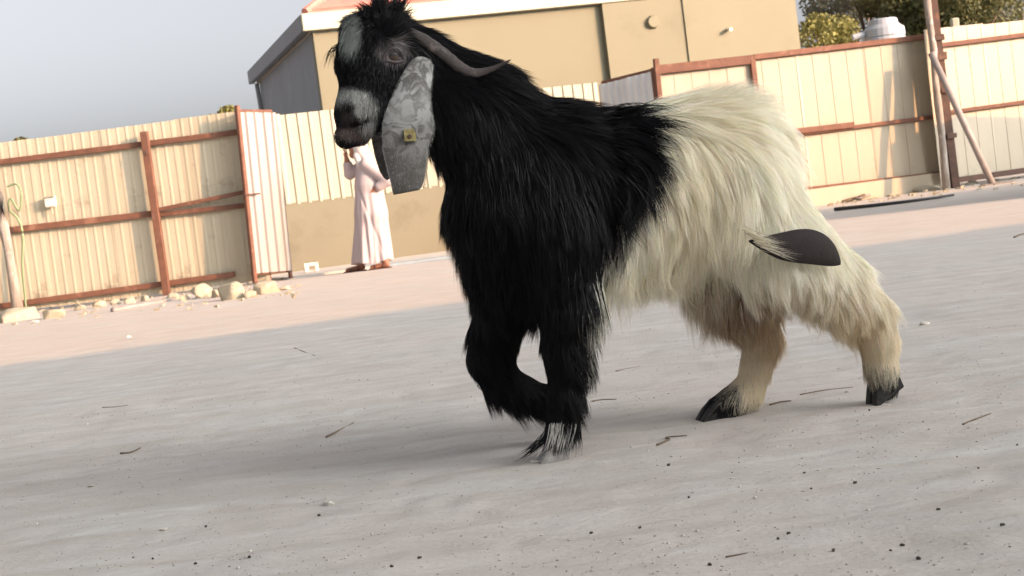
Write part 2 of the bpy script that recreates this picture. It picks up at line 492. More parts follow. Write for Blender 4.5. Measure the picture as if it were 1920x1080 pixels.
# tall double pole and brace
def upright(px0, py0, px1, d, name, label, m, radii, n=9, off=(0, 0)):
    b = gcol(px1, d); t = P(px0, py0, d)
    pts = [b + (t - b) * k + np.array([random.uniform(-.012, .012), random.uniform(-.012, .012), 0]) for k in np.linspace(0, 1, len(radii))]
    pts[0][2] = -.05
    o = MB().tube(pts, radii, n).build(name, m, None, True, b)
    return tag(o, label, 'pole')
upright(1733, -60, 1776, 25.55, 'wooden_pole', 'pale rough wooden pole, front one of the tall pair on the right fence', m_bark, [.07, .06, .058, .064, .055, .06, .056, .06, .064])
bb = gcol(1792, 25.6); tt = P(1748, 0, 25.6)
dv = tt - bb; ln = np.linalg.norm(dv); dv /= ln
ax = [np.cross(dv, [0, 1, 0]), [0, 1, 0], dv]
st = thing('steel_post', 'dark rusty steel post standing right behind the pale wooden pole', 'post', bb)
MB().box(dv * ln / 2 + np.array([0, -.04, 0]), (.13, .025, ln), ax, 0, .006).build('flange', m_rustdark, st)
MB().box(dv * ln / 2 + np.array([0, .06, 0]), (.13, .025, ln), ax, 0, .006).build('flange', m_rustdark, st)
MB().box(dv * ln / 2 + np.array([0, .01, 0]), (.03, .09, ln), ax, 0, .004).build('web', m_rustdark, st)
for k, q in ((.28, .12), (.52, .1), (.70, .2), (.80, .16)):
    MB().box(dv * ln * k + np.array([.02, -.07, 0]), (.15, .05, q * .6), ax, .006).build('clamp', m_rustdark, st)
bb = gcol(1862, 24.9)
br = thing('brace_pipe', 'slanting grey pipe brace running from the double pole down to the ground', 'pipe', bb)
MB().tube([np.zeros(3), P(1746, 100, 25.45) - bb], .055, 10).build('pipe', m_pipe, br, True)
MB().box((.06, 0, .01), (.42, .3, .05), None, .008).build('foot_plate', m_pipe, br)
bb = gcol(1790, 27.5); bb2 = P(1789, 34, 27.5)
o = MB().box(np.array([0, 0, bb2[2] / 2]), (.13, .13, bb2[2]), None, 0, .02).build('fence_post', m_cream_b, None)
o.location = (bb2[0], bb2[1], 0); tag(o, 'small cream post end showing over the far right fence', 'post')

# right gate leaf, swung inwards, seen on its shaded side -------------
GR = Frame(gcol(1155, 26.6), gcol(1262, 25.05))
gr = thing('gate_leaf', 'grey ribbed gate leaf swung inwards at the start of the right fence', 'gate', GR.a, GR.rz)
zt = 2.42
sheets(gr, m_leaf_r, .02, GR.len - .05, GR.len / 2 - .03, .12, zt - .12, .2, .04, .5, .003, .001)
MB().box((GR.len - .02, 0, zt / 2 + .03), (.08, .08, zt + .06), None, 0, .01).build('stile', m_rust, gr)
MB().box((0, .04, zt / 2), (.05, .05, zt), None, 0, .01).build('stile', m_rust, gr)
MB().box((GR.len / 2, .05, zt + .01), (GR.len - .1, .05, .09), None, 0, .01).build('top_rail', m_rust, gr)
MB().box((GR.len / 2, .05, .2), (GR.len - .1, .05, .06), None, 0, .01).build('bottom_rail', m_rust, gr)

# boundary wall seen through the open gate -----------------------------
BW = Frame(gcol(300, 24.7), gcol(1150, 27.2))
bw = thing('yard_wall', 'tan rendered low wall carrying pale cream ribbed sheets, seen through the open gate', 'wall', BW.a, BW.rz)
zc = BW.at(620, 372)[1]; zt = BW.at(620, 205)[1]
MB().box((BW.len / 2, .09, zc / 2), (BW.len, .2, zc), None, 0, .01).build('plinth', m_plinth, bw)
sheets(bw, m_cream_b, 0, BW.len, 1.05, zc - .02, zt - zc + .02, .18, .02, .6)
zz = gcol(585, 24.0)
MB().box((0, .045, zt - .2), (.04, .04, .2)).build('bracket', m_rustdark, bw)
cb = thing('concrete_block', 'small pale hollow block on the ground before the tan wall', 'block', gcol(586, 23.6), .2)
for x in (-.075, .075): MB().box((x, 0, .08), (.05, .12, .16), None, .004).build('side', m_white, cb)
for z in (.02, .142): MB().box((0, 0, z), (.098, .118, .036), None, .003).build('web', m_white, cb)
# apron inside the gate: slab and pale tone stand in for bluish shade
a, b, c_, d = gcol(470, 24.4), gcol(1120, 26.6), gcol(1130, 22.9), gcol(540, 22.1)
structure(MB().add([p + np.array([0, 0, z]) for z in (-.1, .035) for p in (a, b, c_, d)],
                   [(4, 5, 6, 7), (0, 3, 2, 1), (0, 1, 5, 4), (1, 2, 6, 5), (2, 3, 7, 6), (3, 0, 4, 7)]).build('shade_tone_apron', m_slab, None))

# ------------------------------------------------------------------ house
hc = gcol(645, 28.0)
HA = R(15)
hs_ = thing('house', 'single-storey ochre house with cream fascia and red hip roof behind the fence', 'house', (hc[0], hc[1], 0), HA)
HW, HD, HT = 7.15, 8.5, P(566, 62, 28.0)[2]
MB().box((HW / 2, .12, HT / 2), (HW, .24, HT)).build('front_wall', m_housew, hs_)
MB().box((.12, HD / 2 + .12, HT / 2), (.237, HD - .24, HT - .004)).build('side_wall', m_housed, hs_)
MB().box((.012, .115, HT / 2 - .01), (.06, .27, HT - .03)).build('corner_strip', m_housew, hs_)
MB().box((HW / 2, HD, HT / 2), (HW - .3, .24, HT - .01)).build('back_wall', m_housew, hs_)
MB().box((HW - .12, HD / 2, HT / 2), (.237, HD - .5, HT - .006)).build('side_wall', m_housew, hs_)
fz = HT + .13
MB().box((HW / 2 - .05, -.1, fz), (HW + .3, .12, .30), None, 0, .01).build('fascia', m_fascia, hs_)
MB().box((-.16, HD / 2 + .05, fz - .003), (.12, HD + .2, .294), None, 0, .01).build('fascia', m_housed, hs_)
MB().box((HW / 2, HD / 2 + .02, HT + .01), (HW + .1, HD + .1, .08)).build('soffit', m_roofgrey, hs_)
rz0 = HT + .285
rv = [(-.12, -.08, rz0), (HW, -.08, rz0), (HW, HD, rz0), (-.12, HD, rz0), (1.9, 2.0, rz0 + 1.3), (HW - 1.5, 2.0, rz0 + 1.3), (HW - 1.5, HD - 2, rz0 + 1.3), (1.9, HD - 2, rz0 + 1.3)]
roof = MB().add(rv, [(0, 1, 5, 4), (1, 2, 6, 5), (2, 3, 7, 6), (3, 0, 4, 7), (4, 5, 6, 7), (3, 2, 1, 0)]).build('roof', m_tile, hs_)
for j in range(6):      # courses of tiles and the hip caps on the slope in view
    t = (j + .3) / 6.5
    a = np.array(rv[0]) + (np.array(rv[4]) - rv[0]) * t; b = np.array(rv[1]) + (np.array(rv[5]) - rv[1]) * t
    MB().tube([a + [0, 0, .02], b + [0, 0, .02]], .035, 6).build('tile_course', m_tile, roof)
    a2 = np.array(rv[0]) + (np.array(rv[4]) - rv[0]) * t; b2 = np.array(rv[3]) + (np.array(rv[7]) - rv[3]) * t
    MB().tube([a2 + [0, 0, .02], b2 + [0, 0, .02]], .035, 6).build('tile_course', m_tile, roof)
MB().tube([np.array(rv[0]) + [0, 0, .03], np.array(rv[4]) + [0, 0, .05]], .07, 7).build('hip_cap', m_tile, roof)
# right-hand block of the house, standing slightly forward, with its own fascia
MB().box((HW + .8, .35, HT / 2 + .12), (2.25, 1.0, HT + .24)).build('wing_wall', m_housew, hs_)
MB().box((HW + .8, -.2, HT + .36), (2.4, .1, .28), None, 0, .01).build('fascia', m_fascia, hs_)
MB().box((HW - 1.0, -.02, HT / 2 + .3), (1.75, .2, HT + .6)).build('pier', m_housew, hs_)
MB().tube([(HW + .5, -.18, 3.35), (HW + .5, -.3, 3.33)], .035, 8).build('wall_lamp', m_white, hs_)
MB().tube([(HW - .95, -.13, 3.62), (HW - .95, -.2, 3.62)], [.13, .1], 10).build('vent_cover', m_housew, hs_)
MB().tube([(.06, HD - .25, 0), (-.09, HD - .25, HT - .05)], .05, 8).build('downpipe', m_housed, hs_)

# ------------------------------------------------------------------ trees
def leaf_mat(name, c1, c2):
    m, b = base(name, c1, .6, spec=.3)
    g = N(m, 'ShaderNodeNewGeometry')
    col = mix(m, g.outputs['Random Per Island'], c1, c2)
    L(m, col, b.inputs['Base Color'])
    tr = N(m, 'ShaderNodeBsdfTranslucent'); L(m, col, tr.inputs[0])
    ms = N(m, 'ShaderNodeMixShader'); ms.inputs[0].default_value = .3
    L(m, b.outputs[0], ms.inputs[1]); L(m, tr.outputs[0], ms.inputs[2])
    L(m, ms.outputs[0], nt(m).nodes['Material Output'].inputs[0])
    return m
m_leafA = leaf_mat('olive_leaves', (.16, .155, .06), (.09, .10, .045))
m_leafB = leaf_mat('grey_green_leaves', (.22, .21, .15), (.11, .115, .075))
m_leafC = leaf_mat('yellow_green_leaves', (.26, .24, .07), (.15, .15, .055))
m_trunk = worn('tree_bark', (.20, .15, .11), (.12, .09, .07), 5, .9, (3, 3, .5), 30, .5)
def tree(pxc, d, htop_py, rx, mleaf, label, seed, n=9000, ls=.055, blobs=20):
    r_ = np.random.default_rng(seed)
    ht = P(pxc, htop_py, d)[2]
    b = gcol(pxc + (ht - 1) * .126 * F / d, d); b[2] = 0
    root = thing('tree', label, 'tree', b, 0, 'trees beyond the fences')
    tk = MB()
    tk.tube([(0, 0, -.1), (.08, .03, ht * .25), (-.04, .06, ht * .5), (.05, 0, ht * .8)], [.2, .15, .11, .04], 8)
    cs, rs = [], []
    for k in range(blobs):
        a = r_.uniform(0, 6.28); q = r_.uniform(.1, 1) ** .6
        z = ht * r_.uniform(.38, .93)
        sh = (1 - abs(z / ht - .62) * 1.25)
        c0 = np.array([math.cos(a) * rx * q * sh, math.sin(a) * rx * q * sh, z])
        cs.append(c0); rs.append(r_.uniform(.28, .52) * rx * .75)
        tk.tube([(0, 0, z * .55), c0 * [.5, .5, 1] - [0, 0, .1 * ht], c0], [.06, .04, .015], 5)
    tk.build('trunk', m_trunk, root, True)
    n = int(n * 1.7)
    k = r_.integers(0, blobs, n)
    u = r_.normal(0, 1, (n, 3)); u /= np.linalg.norm(u, axis=1)[:, None]
    rad = np.array(rs)[k] * r_.uniform(.25, 1.08, n) ** .5
    p = np.array(cs)[k] + u * rad[:, None] * [1, 1, .8]
    a = r_.normal(0, 1, (n, 3)); a /= np.linalg.norm(a, axis=1)[:, None]
    c0 = np.cross(a, r_.normal(0, 1, (n, 3))); c0 /= np.linalg.norm(c0, axis=1)[:, None]
    s_ = ls * r_.uniform(.6, 1.4, n)[:, None]
    v = np.stack([p - a * s_, p + c0 * s_ * .5, p + a * s_, p - c0 * s_ * .5], 1).reshape(-1, 3)
    f = np.arange(n * 4).reshape(-1, 4)
    link('crown', np_mesh('crown', v, f, False), mleaf, root)
tree(1548, 36, 8, 1.5, m_leafC, 'yellow-green tree just right of the house wall, lowest of the row', 11, 7000)
tree(1625, 40, -50, 2.3, m_leafB, 'tall grey-green tree rising behind the grey tank', 12, 12000)
tree(1705, 38, -70, 1.7, m_leafA, 'dark olive tree directly left of the tall double pole', 13, 10000)
tree(1810, 37, -60, 2.0, m_leafA, 'olive tree right of the tall double pole', 14, 11000)
tree(1905, 41, -70, 2.6, m_leafB, 'grey-green tree at the right edge behind the far fence', 15, 12000)
tree(415, 42, 188, .8, m_leafC, 'small treetop peeping over the left fence beside the house', 16, 3500, .06, 9)
tree(-14, 44, 225, 1.2, m_leafA, 'treetop at the left edge over the weathered fence', 17, 4000, .06, 9)
# water tank behind the right fence
tp = gcol(1690, 30.5); tb = P(1655, 80, 30.5)
tk = thing('water_tank', 'pale grey plastic water tank on a stand, its top showing over the right fence', 'tank', (tp[0], tp[1], 0))
zb = tb[2] - .25
prof = [(a_ * .5, b_ * .55) for a_, b_ in [(.0, 0), (.78, 0), (.8, .05), (.8, .55), (.76, .6), (.8, .65), (.78, .9), (.62, 1.02), (.58, 1.04), (.55, 1.2), (.50, 1.24), (0, 1.25)]]
rings = [(r_, z) for r_, z in prof if r_ > 0]
v, f = [], []
nk = 24
for r_, z in rings:
    for k in range(nk): v.append((r_ * math.cos(6.2832 * k / nk), r_ * math.sin(6.2832 * k / nk), zb + z))
for i in range(len(rings) - 1):
    for k in range(nk): f.append((i * nk + k, i * nk + (k + 1) % nk, (i + 1) * nk + (k + 1) % nk, (i + 1) * nk + k))
f.append(tuple(range(nk - 1, -1, -1))); f.append(tuple(range((len(rings) - 1) * nk, len(rings) * nk)))
MB().add(v, f).build('body', m_tank, tk)
MB().tube([(-.4, -.1, zb + .42), (-.62, -.12, zb + .40)], .06, 8).build('inlet', m_tank, tk)
for x in (-.3, .3):
    for y in (-.3, .3):
        MB().box((x, y, zb / 2), (.1, .1, zb), None, 0, .01).build('leg', m_rustdark, tk)

# ------------------------------------------------------------------ rubble and oddments at the fence feet
k = 0
def rock(px, py, w, h, label, m=m_stone, zf=.3, seed=None, name='rock', cat='rock', depth_k=.8, group='rocks along the left fence foot'):
    global k
    k += 1
    b = ground(px, py)
    s_ = np.linalg.norm(b - CAM) / F
    w, h = w * .9, h * .88
    me = rock_mesh(seed or k, w * s_ / 2 / .78, w * s_ / 2 * depth_k / .78, h * s_ / 2 / .78, 2, .3)
    o = link(name, me, m)
    o.location = b + np.array([0, w * s_ * .3, h * s_ * zf]); o.rotation_euler = (random.uniform(-.12, .12), random.uniform(-.12, .12), random.uniform(-.5, .5))
    return tag(o, label, cat, group)
rock(28, 606, 88, 36, 'long flat stone block at the left edge under the wooden pole')
rock(98, 600, 44, 34, 'rounded stone beside the long flat block at the left')
rock(150, 585, 24, 20, 'small stone under the left fence bottom rail, left of the white scrap row')
rock(185, 580, 30, 22, 'stone under the middle of the left fence')
rock(215, 575, 22, 20, 'small pale stone under the left fence, left of the pipe')
rock(243, 572, 24, 24, 'stone under the left fence, second left of the brown post')
rock(272, 568, 20, 20, 'stone directly left of the brown fence post')
rock(322, 566, 30, 24, 'stone at the foot of the brown fence post')
rock(346, 566, 20, 18, 'small stone just right of the brown fence post')
rock(378, 562, 46, 42, 'tall pointed rubble stone between brown post and gate leaf')
rock(412, 560, 34, 26, 'low rubble stone right of the tall pointed one')
rock(432, 564, 58, 48, 'largest rubble stone, in front of the gate leaf foot')
rock(468, 560, 26, 22, 'small stone under the gate leaf edge post')
rock(497, 553, 56, 38, 'broad stone under the pink gate leaf')
rock(532, 546, 30, 16, 'flat stone at the right end of the gate leaf')
sm = MB()
for q in range(260):     # loose gravel along the foot of the left fence
    px = rng.uniform(-20, 560); py = 600 - px * .105 + rng.normal(0, 9)
    b = ground(px, py); s_ = rng.uniform(.015, .06)
    sm.box(b + np.array([0, 0, s_ * .25]), (s_, s_ * .8, s_ * .6), None, s_ * .16)
o = sm.build('rubble', m_stone, None); tag(o, 'loose rubble strewn along the foot of the left fence', 'rubble'); o['kind'] = 'stuff'
def stick(name, pts, r0, m, label, cat, n=7, zup=.0, group=None):
    w = [ground(a, b) + np.array([0, 0, r0 + zup + q]) for a, b, q in pts]
    rr = [r0 * (1 - .45 * i / (len(w) - 1)) for i in range(len(w))]
    o = MB().tube(w, rr, n).build(name, m, None, True, w[0])
    return tag(o, label, cat, group)
stick('pipe', [(212, 588, 0), (300, 572, 0), (332, 564, 0)], .035, m_pipe, 'thin pale pipe lying on the ground before the left fence', 'pipe')
for px, py, w, lab in ((66, 608, 16, 'crumpled white scrap by the rounded stone at the left'), (219, 586, 10, 'white scrap beside the thin pipe'), (243, 636, 12, 'small pale stone alone on the sunlit sand at the left')):
    rock(px, py, w, 10, lab, m_white, .3, None, 'litter', 'litter', group=None)
# right side
stick('black_hose', [(1566, 396, 0), (1640, 389, 0), (1700, 382, 0), (1760, 374, 0), (1788, 369, 0)], .027, m_hoseblack, 'long black pipe lying along the ground before the right fence', 'pipe', 8)
for q, (px, py) in enumerate([(1567, 376), (1577, 373), (1587, 371), (1597, 369), (1607, 367), (1617, 369), (1627, 364), (1571, 367), (1590, 362), (1609, 359), (1625, 354)]):
    b = ground(px, min(py + 4, 380))
    o = MB().box((0, 0, .05), (.13, .22, .09), None, .008).build('brick', m_brick, None)
    lift = .09 if q >= 7 else 0
    o.location = (b[0], b[1] if q < 7 else b[1] - .5, lift); o.rotation_euler = (0, 0, random.uniform(-.4, .4))
    tag(o, 'broken red-brown brick in the heap under the right fence', 'brick', 'bricks heaped under the right fence')
stick('branch', [(1580, 382, 0), (1620, 376, .05), (1650, 362, .2), (1666, 346, .4)], .028, m_twig, 'bare branch sticking up from the brick heap at the right fence', 'branch')
stick('branch', [(1560, 380, 0), (1610, 378, .03), (1648, 371, .05)], .03, m_bark, 'pale branch lying before the brick heap', 'branch')
rock(1692, 362, 14, 22, 'small upright stone under the right fence', m_stone, .3, group=None)
rock(1740, 360, 60, 26, 'low earth mound at the foot of the double pole', m_stone, .1, None, 'mound', 'mound', group=None)
sm = MB()
for q in range(170):
    px = rng.uniform(1550, 1920); py = 384 - (px - 1550) * .125 + rng.normal(0, 5)
    b = ground(px, py); s_ = rng.uniform(.02, .07)
    sm.box(b + np.array([0, 0, s_ * .2]), (s_, s_ * .8, s_ * .6), None, s_ * .16)
o = sm.build('rubble', m_stone, None); tag(o, 'loose rubble strewn along the foot of the right fence', 'rubble'); o['kind'] = 'stuff'

# ------------------------------------------------------------------ unseen blocks added behind and right of the camera to throw shade
sh = thing('shade_caster', 'added long pale shed behind the camera whose shade covers the yard', 'blocker', (29.4, -5.7, 0), R(14))
SHH = 8.5
MB().box((0, -2.5, SHH / 2), (60, 5, SHH - .3)).build('wall', m_bounce, sh)
MB().box((0, -2.5, SHH - .1), (60.6, 5.6, .2), None, 0, .02).build('roof', m_roofgrey, sh)
for x in (-18, -6, 6, 18): MB().box((x, .03, 1.1), (2.4, .06, 2.2)).build('door', m_rust, sh)
lw = thing('side_shade_wall', 'unseen wall added right of the yard to shade the right fence foot', 'wall', (7.5, 16.9, 0), R(1))  # added out of view, only to shade the ground and fence foot at right
MB().box((7, .1, 1.5), (14, .2, 3.0), None, 0, .01).build('wall', m_plinth, lw)
MB().box((7, .1, 3.03), (14.1, .28, .06), None, 0, .01).build('coping', m_slab, lw)
MB().box((19, .4, 2.6), (10, .8, 5.2), None, 0, .01).build('tall_section', m_plinth, lw)

# ------------------------------------------------------------------ shapes grown from blended round cones
def surface_nets(V, org, h):
    """V: signed field on a grid -> verts, quads"""
    ins = V < 0
    nx, ny, nz = V.shape
    S = [ins[dx:nx - 1 + dx, dy:ny - 1 + dy, dz:nz - 1 + dz] for dx in (0, 1) for dy in (0, 1) for dz in (0, 1)]
    cnt = sum(s_.astype(np.int8) for s_ in S)
    act = (cnt > 0) & (cnt < 8)
    I = np.argwhere(act)
    idx = -np.ones(act.shape, np.int32); idx[act] = np.arange(len(I))
    acc = np.zeros((len(I), 3)); n = np.zeros(len(I))
    cor = [(a, b, c_) for a in (0, 1) for b in (0, 1) for c_ in (0, 1)]
    vals = {c_: V[I[:, 0] + c_[0], I[:, 1] + c_[1], I[:, 2] + c_[2]] for c_ in cor}
    for a in cor:
        for ax in range(3):
            if a[ax] == 0:
                b = tuple(1 if q == ax else a[q] for q in range(3))
                va, vb = vals[a], vals[b]
                x = (va < 0) != (vb < 0)
                t = va / np.where(x, va - vb, 1)
                p = np.array(a, float) + t[:, None] * (np.array(b, float) - a)
                acc[x] += p[x]; n[x] += 1
    verts = (I + acc / n[:, None]) * h + org
    quads = []
    for ax in range(3):
        o = [(1, 0, 0), (0, 1, 0), (0, 0, 1)][ax]
        a = ins[:nx - o[0], :ny - o[1], :nz - o[2]]; b = ins[o[0]:, o[1]:, o[2]:]
        e = np.argwhere(a != b)
        u, w = (ax + 1) % 3, (ax + 2) % 3
        e = e[(e[:, u] > 0) & (e[:, w] > 0) & (e[:, u] < V.shape[u] - 1) & (e[:, w] < V.shape[w] - 1)]
        def cell(du, dw):
            q = e.copy(); q[:, u] -= du; q[:, w] -= dw; return idx[q[:, 0], q[:, 1], q[:, 2]]
        q = np.stack([cell(0, 0), cell(1, 0), cell(1, 1), cell(0, 1)], 1)
        fl = a[e[:, 0], e[:, 1], e[:, 2]]
        q[~fl] = q[~fl][:, ::-1]
        quads.append(q)
    return verts, np.concatenate(quads)
def smin(a, b, k):
    hh = np.clip(.5 + .5 * (b - a) / k, 0, 1)
    return b + (a - b) * hh - k * hh * (1 - hh)
def cone_field(X, Y, Z, a, b, ra, rb, k):
    """round cone from a to b in (x, y, z); the y axis is squeezed by k"""
    a = np.array(a, float); b = np.array(b, float)
    ay, by = a[1] / k, b[1] / k
    d = np.array([b[0] - a[0], by - ay, b[2] - a[2]]); dd = max(d @ d, 1e-9)
    px_, py_, pz_ = X - a[0], Y / k - ay, Z - a[2]
    t = np.clip((px_ * d[0] + py_ * d[1] + pz_ * d[2]) / dd, 0, 1)
    return np.sqrt((px_ - t * d[0]) ** 2 + (py_ - t * d[1]) ** 2 + (pz_ - t * d[2]) ** 2) - (ra + (rb - ra) * t)
def grow(prims, h, cuts=(), extra=None, pad=.05):
    """prims: (a, b, ra, rb, k, blend)"""
    lo = np.min([np.minimum(np.array(p[0]) - max(p[2], p[3]), np.array(p[1]) - max(p[2], p[3])) for p in prims], 0) - pad
    hi = np.max([np.maximum(np.array(p[0]) + max(p[2], p[3]), np.array(p[1]) + max(p[2], p[3])) for p in prims], 0) + pad
    g = [np.arange(lo[i], hi[i] + h, h) for i in range(3)]
    V = np.full([len(q) for q in g], .5, np.float32)
    def region(p, m_):
        rr = max(p[2], p[3]) + m_
        sl_ = []
        for i in range(3):
            a, b = min(p[0][i], p[1][i]) - rr, max(p[0][i], p[1][i]) + rr
            sl_.append(slice(max(0, int((a - lo[i]) / h)), min(len(g[i]), int((b - lo[i]) / h) + 2)))
        return tuple(sl_)
    for p in prims:
        s_ = region(p, .07)
        X, Y, Z = np.meshgrid(g[0][s_[0]], g[1][s_[1]], g[2][s_[2]], indexing='ij')
        V[s_] = smin(cone_field(X, Y, Z, *p[:5]).astype(np.float32), V[s_], p[5])
    for p in cuts:
        s_ = region(p, .03)
        X, Y, Z = np.meshgrid(g[0][s_[0]], g[1][s_[1]], g[2][s_[2]], indexing='ij')
        V[s_] = -smin(-V[s_], cone_field(X, Y, Z, *p[:5]).astype(np.float32), p[5])
    if extra is not None:
        X, Y, Z = np.meshgrid(*g, indexing='ij'); V = extra(X, Y, Z, V)
    v, q = surface_nets(V, lo, h)
    return v, q, (V, lo, h)
def field_at(fld, p):
    V, lo, h = fld
    q = (p - lo) / h
    i = np.clip(np.floor(q).astype(int), 0, np.array(V.shape) - 2); f_ = q - i
    r_ = 0
    for a in (0, 1):
        for b in (0, 1):
            for c_ in (0, 1):
                w = (f_[..., 0] if a else 1 - f_[..., 0]) * (f_[..., 1] if b else 1 - f_[..., 1]) * (f_[..., 2] if c_ else 1 - f_[..., 2])
                r_ = r_ + w * V[i[..., 0] + a, i[..., 1] + b, i[..., 2] + c_]
    return r_
class Plane3:
    """local frame of an upright creature: x back along the body, y towards the camera side, z up"""
    def __init__(self, origin, ang):
        self.o = np.array([origin[0], origin[1], 0.0]); self.ang = ang
        self.ex = np.array([math.cos(ang), math.sin(ang), 0]); self.ey = np.array([math.sin(ang), -math.cos(ang), 0])
        self.B = np.stack([self.ex, self.ey, np.array([0, 0, 1.0])])     # rows
    def loc(self, px, py, w=0.0):
        r = self.B @ ray(px, py); c0 = self.B @ (CAM - self.o)
        return c0 + r * ((w - c0[1]) / r[1])
    def world(self, p): return np.asarray(p) @ self.B + self.o
    def px(self, p):
        return project(self.world(p))
    def mpp(self, px, py, w=0.0):
        """metres per photo pixel there"""
        return project(self.world(self.loc(px, py, w)))[2] / F
    def hit(self, fld, px, py):
        r = self.B @ ray(px, py); c0 = self.B @ (CAM - self.o)
        V, lo, h = fld
        n0 = np.linalg.norm(r)
        t = np.linspace((np.linalg.norm(c0) - 1.6) / n0, (np.linalg.norm(c0) + 1.6) / n0, 3000)
        p = c0 + t[:, None] * r
        hi = lo + (np.array(V.shape) - 1) * h
        ok = np.all((p > lo) & (p < hi), 1)
        f_ = np.where(ok, field_at(fld, np.clip(p, lo, hi - 1e-6)), 1)
        i = np.argmax(f_ < 0)
        return p[i] if f_[i] < 0 else None
def cones(fr, lst):
    """(px,py,w,r) -> (px,py,w,r), squeeze, blend; radii in photo pixels"""
    out = []
    for (a, b, k, bl) in lst:
        out.append((fr.loc(*a[:3]), fr.loc(*b[:3]), a[3] * fr.mpp(*a[:3]), b[3] * fr.mpp(*b[:3]), k, bl))
    return out
def chain(pts, k=1.0, bl=.03):
    return [(pts[i], pts[i + 1], k, bl) for i in range(len(pts) - 1)]

# ------------------------------------------------------------------ the goat
A0, B0 = ground(1042, 862), ground(1668, 752)
gd = (B0 - A0)[:2]; GA = math.atan2(gd[1], gd[0])
G = Plane3((0, 0), GA)
G.o = np.array([*(A0[:2] - .10 * G.ey[:2] + .28 * G.ex[:2]), 0])
goat = thing('goat', 'long-haired billy goat, black in front and white behind, walking left with one foreleg raised', 'goat', tuple(G.o))
# the goat's own frame is (back, towards camera, up); as an object rotation that is a mirror-free turn of axes
goat.rotation_euler = (0, 0, GA)
def GW(p):
    """creature frame -> the empty's frame (y flips: the empty's +y points away from the camera)"""
    p = np.array(p, float); q = p.copy(); q[..., 1] *= -1; return q
T = []
# trunk
T += [((1040, 338, 0, 138), (1160, 360, 0, 136), .82, .06), ((1160, 360, 0, 136), (1260, 350, 0, 140), .84, .06), ((1260, 350, 0, 140), (1362, 312, 0, 124), .86, .06)]
T += [((985, 380, 0, 128), (1050, 400, 0, 140), .85, .06)]
# neck
T += [((985, 330, 0, 140), (890, 215, 0, 98), .78, .05), ((890, 215, 0, 98), (790, 118, 0, 62), .75, .05)]
# brisket
T += [((930, 400, 0, 88), (965, 505, 0, 82), .95, .05)]
# near fore (planted)
T += [((1050, 420, .10, 92), (1062, 545, .125, 62), .8, .04)] + chain([(1062, 545, .12, 60), (1060, 640, .115, 40), (1062, 672, .11, 37), (1058, 735, .105, 26), (1054, 800, .10, 23), (1044, 832, .10, 20)], 1, .02)
# far fore (raised, folded)
T += [((985, 430, -.10, 86), (950, 560, -.12, 58), .8, .04)] + chain([(950, 560, -.12, 56), (928, 630, -.12, 44), (920, 676, -.12, 41), (938, 712, -.12, 33), (978, 736, -.12, 28), (1025, 752, -.12, 25), (1050, 780, -.12, 20)], 1, .018)
# far hind (planted)
T += [((1380, 380, -.09, 106), (1372, 510, -.11, 86), .85, .04)] + chain([(1372, 510, -.11, 84), (1402, 575, -.11, 54), (1428, 635, -.11, 34), (1418, 690, -.11, 26), (1404, 735, -.11, 25), (1378, 758, -.11, 27)], 1, .02) + chain([(1392, 738, -.11, 24), (1350, 768, -.11, 24)], 1, .02)
# near hind (stretched back)
T += [((1385, 365, .09, 106), (1455, 455, .11, 90), .85, .04)] + chain([(1455, 455, .11, 90), (1555, 525, .115, 62), (1628, 590, .11, 42), (1648, 640, .11, 33), (1652, 690, .105, 28), (1660, 722, .10, 24)], 1, .02)
# head: skull, brow, nose ridge, cheek, muzzle, lips, chin
T += [((735, 92, -.005, 56), (712, 88, .01, 56), .95, .03), ((712, 100, .015, 56), (690, 150, .04, 46), .9, .03),
      ((690, 150, .04, 46), (672, 196, .06, 36), .88, .03), ((672, 196, .06, 36), (662, 216, .065, 33), .95, .02),
      ((748, 135, .015, 50), (706, 205, .045, 31), .8, .03), ((706, 205, .045, 31), (672, 240, .062, 25), .9, .02),
      ((664, 236, .064, 26), (646, 256, .07, 17), 1.0, .015), ((672, 250, .062, 20), (650, 262, .07, 14), 1.0, .012),
      ((668, 56, .02, 26), (655, 120, .04, 24), 1.2, .03),
      ((728, 86, .05, 18), (745, 92, .05, 18), 1, .02)]
prims = cones(G, T)
cuts = []
gv_, gq_, gfld = grow(prims, .0062)
# nostril and mouth line
cpts = []
for (a, b, r_) in [((651, 212), (660, 204), 7), ((656, 241), (690, 226), 3.2)]:
    pa, pb = G.hit(gfld, *a), G.hit(gfld, *b)
    if pa is not None and pb is not None:
        cpts.append((pa, pb, r_ / 715, r_ / 715, 1.0, .006))
gv_, gq_, gfld = grow(prims, .0062, cpts)

